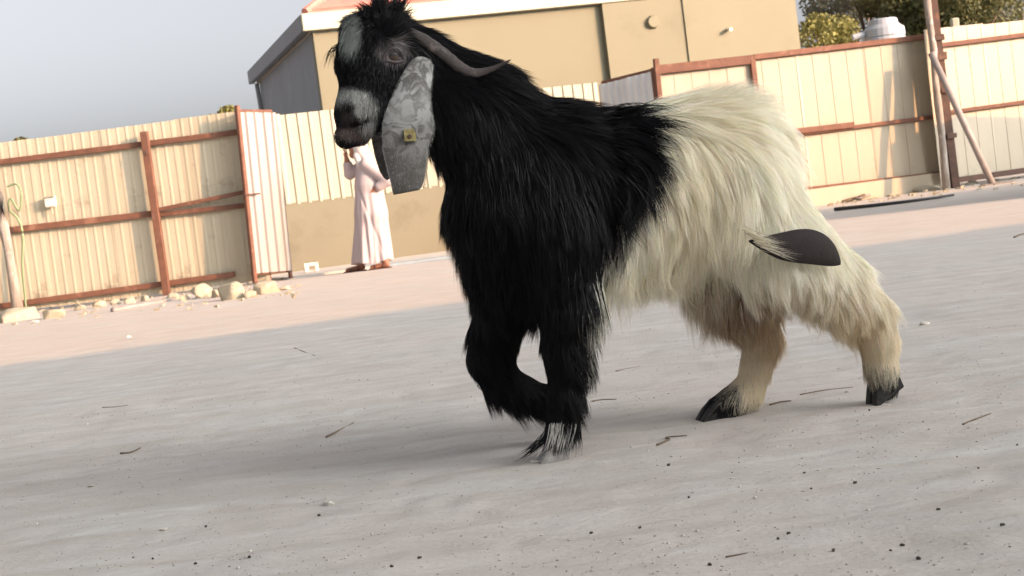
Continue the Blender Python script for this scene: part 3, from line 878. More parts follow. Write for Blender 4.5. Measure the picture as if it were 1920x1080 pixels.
# ---- colour of the coat, laid out on the animal's flank
BOUND = [(1105, -400), (1120, 150), (1165, 210), (1190, 260), (1192, 310), (1182, 350), (1168, 410), (1140, 480), (1118, 540), (1112, 610), (1112, 900)]
def xbound(y):
    return np.interp(y, [b[1] for b in BOUND], [b[0] for b in BOUND])
BLACK = np.array([.0055, .0055, .007]); WHITE = np.array([.97, .94, .82]); GREY = np.array([.36, .37, .35])
def blob(px, py, cx, cy, rx, ry, ang=0, soft=.35):
    a = math.radians(ang); dx, dy = px - cx, py - cy
    u, v = (dx * math.cos(a) + dy * math.sin(a)) / rx, (-dx * math.sin(a) + dy * math.cos(a)) / ry
    return np.clip((1 + soft - np.sqrt(u * u + v * v)) / (2 * soft), 0, 1)
def coat(p, jitter=0.0, strands=False):
    """albedo for points p in the goat frame"""
    n = len(p)
    q = p.copy(); q[:, 1] = np.where((p[:, 0] < -.42) | (p[:, 2] < .40), p[:, 1], np.abs(p[:, 1]))
    px, py, _ = G.px(q)
    if jitter:
        px = px + rng.normal(0, jitter, n); py = py + rng.normal(0, jitter, n)
    c_ = np.tile(BLACK, (n, 1))
    w = np.clip((px - xbound(py)) / 6 + .5, 0, 1)
    wh = np.tile(WHITE, (n, 1))
    def over(c0, a, col): return c0 * (1 - a[:, None]) + np.asarray(col) * a[:, None]
    # yellowed and stained fringe on the white half
    st_ = np.clip((py - 470) / 110, 0, 1) * np.clip((px - 1250) / 60, 0, 1)
    wh = over(wh, st_ * .3, (.62, .44, .20))
    wh = over(wh, .4 * blob(px, py, 1300, 330, 60, 110, 0, .8), (.74, .62, .38))
    wh = over(wh, .95 * blob(px, py, 1388, 560, 72, 42, 12, .6), (.33, .20, .11))
    wh = over(wh, .5 * blob(px, py, 1440, 620, 40, 60, 0, .5), (.60, .42, .22))
    wh = over(wh, .55 * blob(px, py, 1600, 600, 34, 60, -30, .6), (.66, .50, .26))
    # dark feet of the hind legs
    wh = over(wh, np.clip((py - 716) / 10, 0, 1) * np.clip((1384 + (py - 716) * .25 - px) / 8, 0, 1), BLACK * 2)
    wh = over(wh, np.clip((py - 774) / 8, 0, 1) * (px < 1480), BLACK * 2)
    wh = over(wh, np.clip((py - 694) / 16 + .6 * np.sin(px * .35), 0, 1) * (px >= 1560), BLACK * 2)
    c_ = over(c_, w, (0, 0, 0)) + wh * w[:, None]
    # fore feet: grey-white streaks
    c_ = over(c_, .5 * blob(px, py, 1048, 846, 18, 22, 0, .5) * (px < 1112), (.42, .40, .37))
    # face
    hd = (px < 830) & (py < 300)
    if hd.any():
        f_ = hd.astype(float)
        c_ = over(c_, f_ * blob(px, py, 660, 66, 17, 34, 8, .3), (.34, .37, .34))
        c_ = over(c_, f_ * blob(px, py, 666, 190, 38, 22, 15, .3), (.52, .53, .50))
        c_ = over(c_, f_ * blob(px, py, 686, 216, 16, 34, -10, .35), (.48, .48, .45))
        sp_ = (vnoise(px * .28, py * .28, 31) > .16) & (py > 165)
        c_ = over(c_, f_ * .55 * sp_ * (c_.max(1) > .2), (.10, .095, .09))
        c_ = over(c_, f_ * blob(px, py, 649, 208, 14, 19, 10, .35), (.028, .023, .022))
        c_ = over(c_, f_ * blob(px, py, 652, 224, 16, 9, 5, .35), (.05, .042, .04))
        c_ = over(c_, f_ * blob(px, py, 674, 229, 27, 8, -26, .3), (.010, .008, .008))
        c_ = over(c_, f_ * .8 * blob(px, py, 686, 240, 17, 5, -35, .4), (.34, .33, .31))
        c_ = over(c_, f_ * blob(px, py, 655, 252, 30, 13, 8, .35), (.14, .112, .10))
        c_ = over(c_, f_ * blob(px, py, 700, 262, 10, 26, -20, .35), (.17, .155, .145))
        ring = blob(px, py, 735, 97, 27, 23, 10, .2) * (1 - blob(px, py, 737, 102, 13, 11, 0, .25))
        c_ = over(c_, f_ * .95 * ring * (py < 118) * np.clip(.45 + 1.6 * vnoise(px * .16, py * .16, 5) + .3, 0, 1), (.34, .31, .30))
    return c_
me = np_mesh('body', GW(gv_), gq_[:, ::-1])
set_col(me, coat(gv_))
m_hide, hb = base('goat_hide', (.1, .1, .1), .75, spec=.12)
at = N(m_hide, 'ShaderNodeAttribute'); at.attribute_name = 'tint'
L(m_hide, at.outputs['Color'], hb.inputs['Base Color'])
hn = noise_tex(m_hide, 160, 4, .6, N(m_hide, 'ShaderNodeTexCoord').outputs['Object'], (1, 1, .3))
bump(m_hide, hb, hn.outputs[0], .35, .006)
body = link('body', me, m_hide, goat)

# ---- hair: every lock is real geometry
# zones: px, py, flow dx, dy, length px, lift, droop
ZB = [(770, 60, .9, .3, 26, .4, .2), (870, 105, .92, .35, 38, .35, .3), (950, 150, .9, .35, 55, .42, .3), (1040, 175, .97, .22, 74, .42, .15), (1120, 195, .98, .2, 74, .28, .3),
      (1190, 215, .97, .05, 95, .3, .25), (1200, 270, .92, .38, 92, .25, .3), (1190, 340, .5, .85, 80, .2, .5),
      (900, 230, .25, .95, 62, .12, .5), (840, 300, .1, 1, 45, .35, .6), (850, 400, -.1, 1, 62, .3, .6), (865, 480, -.12, 1, 80, .35, .6), (890, 560, -.1, 1, 82, .3, .6),
      (1000, 350, .22, .97, 78, .1, .5), (1100, 350, .2, .98, 84, .1, .5), (1140, 450, -.05, 1, 95, .12, .6), (1000, 520, 0, 1, 66, .15, .6), (1090, 530, .05, 1, 95, .18, .6),
      (1070, 610, .15, 1, 54, .22, .5), (1095, 660, .45, .9, 60, .45, .4), (1040, 690, .05, 1, 34, .12, .5), (1090, 730, .35, .9, 55, .4, .4), (1050, 790, .1, 1, 36, .25, .5), (1046, 835, -.15, 1, 30, .25, .3),
      (925, 610, .2, .97, 40, .1, .5), (890, 670, .4, .9, 20, .05, .5), (965, 600, .1, 1, 34, .2, .6), (940, 735, .45, .9, 52, .4, .4), (1000, 760, .45, .9, 38, .3, .4), (985, 705, .6, .2, 14, .1, .3),
      (1300, 195, .75, .40, 84, .6, .15), (1380, 180, .8, .40, 78, .58, .25), (1440, 230, .65, .8, 70, .4, .5), (1470, 320, .4, .9, 76, .22, .5),
      (1260, 270, .3, .95, 95, .14, .5), (1330, 330, .0, 1, 115, .10, .6), (1400, 400, .12, 1, 112, .12, .6), (1230, 400, -.18, 1, 112, .10, .6), (1180, 480, -.25, .97, 132, .14, .7), (1210, 520, -.1, 1, 118, .18, .7), (1140, 540, -.1, 1, 100, .2, .7),
      (1300, 480, .0, 1, 100, .14, .7), (1380, 500, .1, 1, 88, .2, .7), (1430, 470, .2, 1, 80, .25, .6),
      (1540, 430, .5, .85, 85, .18, .5), (1600, 520, .55, .85, 72, .2, .5), (1560, 580, .1, 1, 62, .28, .6), (1500, 540, .1, 1, 58, .25, .6), (1650, 620, .35, .95, 34, .16, .5), (1655, 690, .1, 1, 30, .14, .5), (1665, 730, .1, 1, 20, .1, .3),
      (1410, 590, .0, 1, 48, .2, .6), (1450, 620, .15, 1, 40, .25, .5), (1415, 690, .0, 1, 26, .10, .5), (1360, 745, -.5, .9, 30, .12, .3), (1400, 770, -.1, 1, 26, .1, .3),
      (715, 30, .1, -.9, 30, .9, -.1), (745, 50, .5, -.4, 28, .7, .0), (680, 50, -.3, .5, 16, .5, .2), (660, 80, -.3, .9, 16, .35, .2), (690, 90, -.1, 1, 14, .25, .2), (720, 130, -.2, 1, 10, .15, .2),
      (760, 120, .2, 1, 14, .15, .3), (680, 160, -.15, 1, 9, .15, .2), (660, 200, -.1, 1, 6, .2, .2), (655, 250, -.3, .8, 5, .15, .2), (720, 200, .0, 1, 14, .2, .3), (690, 250, .0, 1, 14, .25, .4)]
ZB = np.array(ZB, float)
def zones(px, py):
    n = len(px); out = np.zeros((n, 5)); wt = np.zeros(n)
    for z in ZB:
        d2 = (px - z[0]) ** 2 + (py - z[1]) ** 2
        s_ = 26.0 if z[0] < 780 and z[1] < 290 else 42.0
        w = 1 / (d2 / s_ ** 2 + .05) ** 2
        out += w[:, None] * z[2:7]; wt += w
    return out / wt[:, None]
me.calc_loop_triangles()
tri = np.concatenate([gq_[:, [0, 1, 2]], gq_[:, [0, 2, 3]]])
ta, tb_, tc_ = gv_[tri[:, 0]], gv_[tri[:, 1]], gv_[tri[:, 2]]
tn = np.cross(tb_ - ta, tc_ - ta); tarea = np.linalg.norm(tn, axis=1) / 2
vn = np.zeros_like(gv_)
for i in range(3): np.add.at(vn, tri[:, i], tn)
vn /= np.linalg.norm(vn, axis=1)[:, None] + 1e-12
# make sure normals point outwards
if np.mean(field_at(gfld, gv_[::50] + vn[::50] * .012) > field_at(gfld, gv_[::50] - vn[::50] * .012)) < .5: vn = -vn
def sample(n, dens):
    pr = tarea * dens; pr = pr / pr.sum()
    k = rng.choice(len(tri), n, p=pr)
    u, v = rng.random(n), rng.random(n); f_ = u + v > 1; u[f_], v[f_] = 1 - u[f_], 1 - v[f_]
    w = np.stack([1 - u - v, u, v], 1)
    p = sum(gv_[tri[k, i]] * w[:, i:i + 1] for i in range(3))
    nn = sum(vn[tri[k, i]] * w[:, i:i + 1] for i in range(3))
    return p, nn / (np.linalg.norm(nn, axis=1)[:, None] + 1e-9)
DOWN = np.array([0, 0, -1.0])
def curves(p, nn, S=6, wob=.10, lenj=.25, dirj=.16):
    """hair curves (n, S, 3)"""
    n = len(p)
    q = p.copy(); q[:, 1] = np.where((p[:, 0] < -.42) | (p[:, 2] < .40), p[:, 1], np.abs(p[:, 1]))
    px, py, dd = G.px(q)
    z = zones(px, py)
    # picture direction -> direction in the body plane (x back, z up)
    mag = np.hypot(z[:, 0], z[:, 1]) + 1e-6
    dxi, dyi = z[:, 0] / mag, z[:, 1] / mag
    ang = math.radians(7.2)
    fx = dxi * math.cos(ang) - dyi * math.sin(ang) * 1.0
    fz = -(dyi * math.cos(ang) + dxi * math.sin(ang))
    fx, fz = dxi * math.cos(ang) - dyi * math.sin(ang), -(dxi * math.sin(ang) + dyi * math.cos(ang))
    fl = np.stack([fx, np.zeros(n), fz], 1) + rng.normal(0, dirj, (n, 3))
    fl = fl - (fl * nn).sum(1)[:, None] * nn
    fl /= np.linalg.norm(fl, axis=1)[:, None] + 1e-6
    lift = np.clip(z[:, 3] * rng.uniform(.5, 1.5, n), .04, 1.2)
    d0 = fl + nn * lift[:, None]; d0 /= np.linalg.norm(d0, axis=1)[:, None]
    Ln = z[:, 2] * (dd / F) * np.clip(rng.normal(1, lenj, n), .35, 1.7)
    t = np.linspace(0, 1, S)[None, :, None]
    droop = z[:, 4][:, None, None]
    dirn = d0[:, None, :] * (1 - .55 * t) + (fl * .5 + DOWN * .0)[:, None, :] * t * .6 + DOWN * t * droop * 1.1
    dirn /= np.linalg.norm(dirn, axis=2)[:, :, None]
    step = (Ln / (S - 1))[:, None, None] * dirn
    cv = np.concatenate([np.zeros((n, 1, 3)), np.cumsum(step[:, :-1], 1)], 1) + p[:, None, :]
    # a slow wave along the hair
    ph = rng.uniform(0, 6.28, (n, 1)); sd = np.cross(d0, nn)
    cv += (np.sin(ph + np.linspace(0, 4.2, S)[None, :]) - np.sin(ph))[:, :, None] * sd[:, None, :] * (Ln * wob * .5)[:, None, None] * t
    return cv, Ln, px, py
from mathutils import kdtree
def hair(n, nguide, dens, clump, width, S=6, wob=.1, lenj=.25, dirj=.16):
    gp, gn = sample(nguide, dens)
    gc, gl_, _, _ = curves(gp, gn, S, wob, lenj, dirj)
    p, nn = sample(n, dens)
    cv, Ln, px, py = curves(p, nn, S, wob * .6, .2, .10)
    kd = kdtree.KDTree(nguide)
    for i, q in enumerate(gp): kd.insert(q, i)
    kd.balance()
    gi = np.array([kd.find(q)[1] for q in p])
    t = np.linspace(0, 1, S)
    cl = clump * np.clip(rng.normal(1, .25, n), .2, 1.15)
    w = (cl[:, None] * t[None, :] ** 1.3)[:, :, None]
    target = gc[gi] + (p - gp[gi])[:, None, :] * (1 - .94 * t ** .9)[None, :, None]
    far = np.linalg.norm(p - gp[gi], axis=1) > .05
    w[far] = 0
    cv = cv * (1 - w) + target * w
    # keep the hair outside the skin
    for s_ in range(1, S):
        f_ = field_at(gfld, np.clip(cv[:, s_], gfld[1], gfld[1] + (np.array(gfld[0].shape) - 1.01) * gfld[2]))
        push = np.clip(.004 - f_, 0, .05)
        cv[:, s_] += nn * push[:, None]
    cv[:, :, 2] = np.maximum(cv[:, :, 2], .004)
    return p, nn, cv, Ln, px, py
def ribbons(cv, nn, width, twist=.7):
    n, S, _ = cv.shape
    tg = np.gradient(cv, axis=1); tg /= np.linalg.norm(tg, axis=2)[:, :, None] + 1e-9
    th = rng.normal(0, twist, (n, 1))
    a = np.cross(tg, nn[:, None, :]); a /= np.linalg.norm(a, axis=2)[:, :, None] + 1e-9
    b = np.cross(a, tg)
    side = a * np.cos(th)[:, :, None] + b * np.sin(th)[:, :, None]
    t = np.linspace(0, 1, S)
    prof = (1 - t ** 2.2) * (.65 + .35 * np.sin(np.pi * np.minimum(t + .25, 1)))
    wd = (width[:, None] * prof[None, :])[:, :, None] * .5
    l_, r_ = cv - side * wd, cv + side * wd
    v = np.concatenate([np.stack([l_[:, :-1], r_[:, :-1]], 2).reshape(n, -1, 3), cv[:, -1:]], 1)      # 2*(S-1)+1
    m_ = 2 * (S - 1) + 1
    f_ = []
    for s_ in range(S - 2):
        f_ += [(2 * s_, 2 * s_ + 1, 2 * s_ + 3), (2 * s_, 2 * s_ + 3, 2 * s_ + 2)]
    f_.append((2 * (S - 2), 2 * (S - 2) + 1, m_ - 1))
    f_ = np.array(f_)
    return v.reshape(-1, 3), (np.arange(n)[:, None, None] * m_ + f_[None]).reshape(-1, 3), m_
cen = (ta + tb_ + tc_) / 3
qx = cen.copy(); qx[:, 1] = np.where(cen[:, 0] < -.42, cen[:, 1], np.abs(cen[:, 1]))
tpx, tpy, _ = G.px(qx)
head_t = (tpx < 770) & (tpy < 285) & (cen[:, 0] < -.3)
leg_t = tpy > 640
long_d = np.where(head_t, 0, np.where(leg_t, 1.3, 1.0))
# hairs just below the eye and on the lips stay short: the face gets its own fine coat
m_hair, fb = base('goat_hair', (.1, .1, .1), .45, spec=.28)
at = N(m_hair, 'ShaderNodeAttribute'); at.attribute_name = 'tint'
L(m_hair, at.outputs['Color'], fb.inputs['Base Color'])
fb.inputs['Sheen Weight'].default_value = .9; fb.inputs['Sheen Roughness'].default_value = .5
L(m_hair, at.outputs['Color'], fb.inputs['Sheen Tint'])
trl = N(m_hair, 'ShaderNodeBsdfTranslucent'); L(m_hair, at.outputs['Color'], trl.inputs[0])
msh = N(m_hair, 'ShaderNodeMixShader'); msh.inputs[0].default_value = .5
L(m_hair, fb.outputs[0], msh.inputs[1]); L(m_hair, trl.outputs[0], msh.inputs[2])
L(m_hair, msh.outputs[0], nt(m_hair).nodes['Material Output'].inputs[0])
def add_hair(name, sel, cv, nn, p, width, cols, twist=.7):
    v, f_, m_ = ribbons(cv[sel], nn[sel], width[sel], twist)
    hm = np_mesh(name, GW(v), f_)
    set_col(hm, np.repeat(cols[sel], m_, 0))
    o = link(name, hm, m_hair, goat); o['kind'] = 'stuff'
    return o
p, nn, cv, Ln, px, py = hair(175000, 5200, long_d, .62, .002, 7, .12, .36)
cols = coat(p, 15.0) * rng.uniform(.84, 1.08, (len(p), 1)) * (1 + rng.normal(0, .03, (len(p), 3)))
wd = rng.uniform(.0009, .0019, len(p)) * np.clip(Ln / .08, .6, 1.25)
white = cols.max(1) > .12
add_hair('black_hair', ~white, cv, nn, p, wd, cols)
add_hair('white_hair', white, cv, nn, p, wd * 1.15, cols, .3)
p, nn, cv, Ln, px, py = hair(26000, 1500, np.where(head_t, 1.0, 0), .45, .001, 5, .05, .3, .12)
ok = ~((np.hypot((px - 737) / 15, (py - 102) / 10) < 1) & (p[:, 1] > 0))
cols = coat(p, 3.0) * rng.uniform(.75, 1.15, (len(p), 1))
wd = rng.uniform(.0011, .0019, len(p))
add_hair('face_hair', ok, cv, nn, p, wd, cols)

# loose locks: forehead tufts, the wisp over the nose, the wiry curls of the poll
def wsurf(px, py, dflt):
    h_ = G.hit(gfld, px, py)
    return dflt if h_ is None else h_[1]
def locks(name, lst, col, spread, S=9, tipc=.55):
    cvs, nns, wds = [], [], []
    for (pts, n, w0, wlat) in lst:
        if w0 is None:        # lie on the coat: wlat above the skin
            ws_ = [wsurf(a, b, np.nan) for a, b in pts]
            ok_ = [x for x in ws_ if x == x]
            if ws_[0] != ws_[0]: continue
            ws_ = [(x if x == x else ok_[-1]) + wlat * (.3 + .7 * i / (len(pts) - 1)) for i, x in enumerate(ws_)]
        else:
            ws_ = [w0 + wlat * i / (len(pts) - 1) for i in range(len(pts))]
        base_ = smooth_path([G.loc(a, b, ws_[i]) for i, (a, b) in enumerate(pts)], 6)
        base_ = np.array(base_)[np.linspace(0, len(base_) - 1, S).astype(int)]
        for q in range(n):
            off = rng.normal(0, spread, 3) * np.array([1, .8, 1])
            t = np.linspace(0, 1, S)[:, None]
            k_ = rng.uniform(.55, 1.1)
            cvs.append(base_[0] + (base_ - base_[0]) * k_ + off * (1 - tipc * t) + rng.normal(0, .003, 3) * t * 2)
            nns.append((0, 1, .2)); wds.append(rng.uniform(.0012, .0024))
    cvs, nns, wds = np.array(cvs), np.array(nns, float), np.array(wds)
    v, f_, m_ = ribbons(cvs, nns, wds)
    hm = np_mesh(name, GW(v), f_)
    set_col(hm, np.repeat(np.tile(col, (len(cvs), 1)) * rng.uniform(.7, 1.2, (len(cvs), 1)), m_, 0))
    o = link(name, hm, m_hair, goat); o['kind'] = 'stuff'; return o
locks('nose_tuft', [([(664, 88), (640, 86), (624, 94), (617, 112), (614, 126)], 46, .05, .0), ([(660, 92), (642, 96), (632, 106), (627, 122)], 30, .05, 0),
                    ([(664, 98), (646, 104), (640, 118), (636, 134)], 26, .05, 0)], BLACK * 1.5, .004)
pl_ = []
for q in range(110):
    a = rng.uniform(0, 1); x0 = 668 + 92 * a + rng.normal(0, 6); y0 = 50 - 20 * math.sin(a * 3.1) + rng.normal(0, 7)
    dx, dy = rng.normal(.1, .6), -abs(rng.normal(1, .35)); l_ = rng.uniform(14, 30) * (.55 + .55 * math.sin(a * 3.0))
    pl_.append(([(x0, y0), (x0 + dx * l_ * .4, y0 + dy * l_ * .6), (x0 + dx * l_ + rng.normal(0, 4), y0 + dy * l_), (x0 + dx * l_ * 1.4 + rng.normal(0, 7), y0 + dy * l_ * .9 + rng.normal(0, 5))], 24, rng.uniform(-.05, .06), rng.uniform(-.02, .02)))
locks('poll_tuft', pl_, BLACK, .006)
locks('blaze_tuft', [([(664, 40 + 3 * q), (652 - q, 58 + 4 * q), (646 - q, 78 + 3 * q), (644, 92 + 2 * q)], 26, .045, .01) for q in range(6)], np.array([.30, .33, .30]), .006)
# stained straggling locks between the hind legs and on the flank fringe
locks('stained_hair', [([(1385 + 12 * q, 520 + 4 * (q % 3)), (1390 + 11 * q, 550), (1384 + 12 * q + 8 * (q % 2), 578), (1388 + 12 * q, 598 - 8 * (q % 3))], 36, .03 - .02 * (q % 3), 0) for q in range(7)], np.array([.20, .11, .06]), .008)
locks('stray_hair', [([(1492, 500), (1482, 540), (1466, 570), (1450, 600), (1446, 628)], 9, .16, 0), ([(1500, 500), (1494, 545), (1474, 580), (1462, 604)], 9, .17, 0),
                     ([(1545, 560), (1540, 600), (1532, 622), (1528, 640)], 10, .17, 0), ([(1520, 550), (1512, 585), (1500, 610)], 10, .17, 0)], np.array([.50, .40, .26]), .004)
rl = []
for q in range(22):      # dark streaks at the very ends of the white flank fringe
    x0 = rng.uniform(1150, 1440); y0 = 505 + rng.uniform(0, 25) - .09 * (x0 - 1150)
    l_ = rng.uniform(55, 80)
    rl.append(([(x0, y0), (x0 - 9, y0 + l_ * .4), (x0 - 7, y0 + l_ * .75), (x0 + 8, y0 + l_)], 4, None, .045))
locks('streaked_hair', rl, np.array([.36, .28, .17]), .004)
wl = []
for q in range(52):      # black mane locks fanning out over the white back
    a = q / 51
    x0, y0 = 1135 + 52 * math.sin(a * 2.6) + rng.normal(0, 9), 195 + 190 * a
    th = -.16 + 1.5 * a + rng.normal(0, .15); l_ = rng.uniform(80, 175) * (1 - .45 * a) * min(1, .6 + 3 * a)
    pts_ = [(x0 + l_ * f1 * math.cos(th + f2), y0 + l_ * f1 * math.sin(th + f2)) for f1, f2 in ((0, 0), (.35, -.18), (.7, -.02), (1, .16))]
    wl.append((pts_, 44, None, .085))
locks('mane_locks', wl, BLACK, .011, 9, .88)
wl = []
for q in range(26):      # chest and shoulder fringe hanging in points
    a = .17 + .83 * q / 25
    x0, y0 = 850 + 240 * a + rng.normal(0, 6), 520 + 40 * math.sin(a * 3.1) + rng.normal(0, 12); l_ = rng.uniform(60, 100)
    if 960 < x0 < 1035: continue
    wl.append(([(x0, y0), (x0 - 3, y0 + l_ * .4), (x0 - 6 + 8 * a, y0 + l_ * .75), (x0 - 12 + 16 * a, y0 + l_)], 30, None, .03))
locks('fringe_locks', wl, BLACK, .010, 9, .85)
wl = []
for q in range(44):      # long wavy ends of the white flank
    a = q / 43
    x0, y0 = 1172 + 260 * a + rng.normal(0, 5), 490 - 12 * a + rng.normal(0, 14); l_ = rng.uniform(75, 108) * (1 - .25 * a)
    c1 = rng.uniform(4, 16)
    wl.append(([(x0, y0), (x0 - c1, y0 + l_ * .35), (x0 - c1 * .9, y0 + l_ * .7), (x0 + c1 * .8, y0 + l_)], 26, None, .03))
locks('flank_locks', wl, WHITE * [.92, .90, .84], .009, 9, .8)
wl = []
for q in range(22):      # feathering behind the planted foreleg and under the raised one
    a = q / 21
    x0, y0 = 1088 - 18 * a + rng.normal(0, 5), 585 + 190 * a; l_ = rng.uniform(38, 72) * (1 - .2 * a); th = .62 + .45 * a + rng.normal(0, .12)
    wl.append(([(x0, y0), (x0 + l_ * .4 * math.cos(th - .2), y0 + l_ * .4 * math.sin(th - .2)), (x0 + l_ * .75 * math.cos(th), y0 + l_ * .75 * math.sin(th)), (x0 + l_ * math.cos(th + .25), y0 + l_ * math.sin(th + .25))], 20, .10, .0))
for q in range(13):
    a = q / 12
    x0, y0 = 895 + 95 * a, 705 + 55 * a; l_ = rng.uniform(34, 60)
    wl.append(([(x0, y0), (x0 + 5, y0 + l_ * .35), (x0 + 18, y0 + l_ * .7), (x0 + 32, y0 + l_ * .9)], 20, -.10, .0))
for q in range(8):
    x0, y0 = 1040 - 4 * q, 808 + 3 * q; wl.append(([(x0, y0), (x0 - 14, y0 + 14), (x0 - 30 - q, y0 + 30), (x0 - 38 - 2 * q, 862)], 10, .12, .01))
for q in range(6):
    x0 = 1056 + 5 * q; wl.append(([(x0, 780), (x0 + 6, 810), (x0 + 8, 835), (x0 + 4, 856)], 14, .13, .0))
locks('leg_feather', wl, BLACK, .007, 9, .85)
locks('foot_hair', [([(1030 + 7 * q, 796), (1026 + 7 * q, 822), (1020 + 7 * q, 842), (1012 + 9 * q, 858)], 13, .135, .01) for q in (1, 2, 3, 4, 5, 6, 7)], np.array([.66, .64, .60]), .004)

# ---- ears
def ear(name, rows, wbase, curl, m, flip=1, sub=True):
    """rows: (py, px_left, px_right, extra w); a soft flap with thickness, cupped across"""
    rows = np.array(rows, float)
    yy = np.linspace(rows[0, 0], rows[-1, 0], 46)
    lf_, rt_, ww = (np.interp(yy, rows[:, 0], rows[:, i]) for i in (1, 2, 3))
    nu = 18
    v = []
    for sgn in (1, -1):
        for j in range(46):
            for i in range(nu):
                u = i / (nu - 1)
                x = lf_[j] + (rt_[j] - lf_[j]) * u
                edge = 1 - (2 * u - 1) ** 4
                endf = min(1, (45 - j) / 3 + .15)
                w = wbase + ww[j] + curl * ((2 * u - 1) ** 2) * (.4 + .6 * math.sin(3.1416 * j / 45)) + .003 * math.sin(j * .5 + u * 5)
                v.append(G.loc(x, yy[j] + (u - .5) * -9 * (j / 45), w + .010 * math.sin(j * .11 + 1.2 * u) * (j / 45) + sgn * .0032 * edge * endf))
    f_ = []
    o_ = 46 * nu
    for j in range(45):
        for i in range(nu - 1):
            a = j * nu + i
            f_ += [(a, a + 1, a + nu + 1, a + nu), (o_ + a + nu, o_ + a + nu + 1, o_ + a + 1, o_ + a)]
    for j in range(45):
        for i in (0, nu - 1):
            a = j * nu + i; f_.append((a, a + nu, o_ + a + nu, o_ + a))
    for i in range(nu - 1):
        for j in (0, 45):
            a = j * nu + i; f_.append((a, a + 1, o_ + a + 1, o_ + a))
    mb = MB(); mb.add([GW(q) for q in v], f_)
    return mb.build(name, m, goat, True)
m_ear, eb = base('goat_ear_skin', (.4, .4, .38), .7, spec=.2)
tc = N(m_ear, 'ShaderNodeTexCoord').outputs['Object']
e1 = noise_tex(m_ear, 16, 3, .5, tc, None, .5)
sn = N(m_ear, 'ShaderNodeMath', operation='PINGPONG'); L(m_ear, e1.outputs[0], sn.inputs[0]); sn.inputs[1].default_value = .085
sr = ramp(m_ear, sn.outputs[0], [(0.0, (1, 1, 1)), (.022, (.75, .75, .75)), (.055, (0, 0, 0))])
e2 = noise_tex(m_ear, 9, 3, .5, tc)
msk = ramp(m_ear, e2.outputs[0], [(.30, (0, 0, 0)), (.52, (.9, .9, .9))])
mm = N(m_ear, 'ShaderNodeMath', operation='MULTIPLY'); L(m_ear, sr.outputs[0], mm.inputs[0]); L(m_ear, msk.outputs[0], mm.inputs[1])
e3 = noise_tex(m_ear, 60, 4, .6, tc)
# paler near the root, browner towards the tip: pigment along the ear
sx = N(m_ear, 'ShaderNodeSeparateXYZ'); L(m_ear, tc, sx.inputs[0])
mr = N(m_ear, 'ShaderNodeMapRange'); mr.inputs[1].default_value = .76; mr.inputs[2].default_value = .99
L(m_ear, sx.outputs[2], mr.inputs[0])
ec = mix(m_ear, mr.outputs[0], (.075, .068, .06), (.36, .365, .35))
ec = mix(m_ear, ramp(m_ear, e3.outputs[0], [(.4, (0, 0, 0)), (.65, (.35, .35, .35))]).outputs[0], ec, (.24, .235, .22))
ec = mix(m_ear, ramp(m_ear, e2.outputs[0], [(.52, (0, 0, 0)), (.62, (.55, .55, .55))]).outputs[0], ec, (.12, .115, .105))
ec = mix(m_ear, mm.outputs[0], ec, (.085, .08, .074))
L(m_ear, ec, eb.inputs['Base Color'])
bump(m_ear, eb, e3.outputs[0], .25, .003)
hp = G.hit(gfld, 768, 130)
w_e = (hp[1] if hp is not None else .08) + .012
NE = [(106, 782, 798, -.012), (110, 772, 806, -.006), (122, 764, 812, 0), (145, 751, 811, .004), (175, 737, 807, .008), (205, 723, 809, .012), (235, 717, 815, .016), (250, 717, 813, .018), (280, 718, 803, .02), (310, 725, 800, .02), (340, 733, 796, .018), (356, 736, 791, .016), (361, 738, 786, .014)]
er = ear('ear', NE, w_e, -.012, m_ear)
# yellow tag in the ear
tgx = [(757, 243), (774, 241), (779, 248), (781, 264), (759, 265)]
tv = [GW(G.loc(a, b, w_e + .030)) for a, b in tgx] + [GW(G.loc(a, b, w_e + .0185)) for a, b in tgx]
m_tag = worn('yellow_tag', (.34, .28, .10), (.17, .14, .06), 110, .7)
MB().add(tv, [(0, 1, 2, 3, 4), (9, 8, 7, 6, 5)] + [(i, i + 5, (i + 1) % 5 + 5, (i + 1) % 5) for i in range(5)]).build('ear_tag', m_tag, er)
stud = G.loc(768, 256, w_e + .03)
MB().tube([GW(stud), GW(stud + np.array([0, .005, 0]))], [.006, .004], 8).build('tag_stud', m_rustdark, er)
FE = [(112, 736, 750, .01), (122, 730, 756, .0), (160, 718, 752, -.004), (200, 705, 742, -.006), (240, 694, 724, -.006), (262, 697, 722, -.004), (290, 703, 728, .0), (318, 712, 733, 0), (330, 720, 736, 0), (334, 726, 736, 0)]
ear('ear', FE, -.072, .008, m_ear)
# short fuzz on the ear
pe, ne = [], []
NEa = np.array(NE, float)
for q in range(1500):
    y_ = rng.uniform(110, 352); l_ = np.interp(y_, NEa[:, 0], NEa[:, 1]); r_ = np.interp(y_, NEa[:, 0], NEa[:, 2]); u_ = rng.random() if q > 900 else rng.choice([.0, 1.0])
    base_ = G.loc(l_ + (r_ - l_) * u_, y_, w_e + np.interp(y_, NEa[:, 0], NEa[:, 3]) - .012 * (2 * u_ - 1) ** 2 * .8 + .004)
    dr = np.array([(u_ - .5) * .5, .25, -1]) + rng.normal(0, .25, 3); dr /= np.linalg.norm(dr)
    ln_ = rng.uniform(.004, .010)
    pe.append([base_ + dr * ln_ * t for t in np.linspace(0, 1, 3)]); ne.append((0, 1, 0))
v, f_, m_ = ribbons(np.array(pe), np.array(ne, float), rng.uniform(.0008, .0014, len(pe)))
hm = np_mesh('ear_hair', GW(v), f_)
set_col(hm, np.repeat(np.array([.30, .30, .28]) * rng.uniform(.25, 1.25, (len(pe), 1)), m_, 0))
o = link('ear_hair', hm, m_hair, goat); o['kind'] = 'stuff'
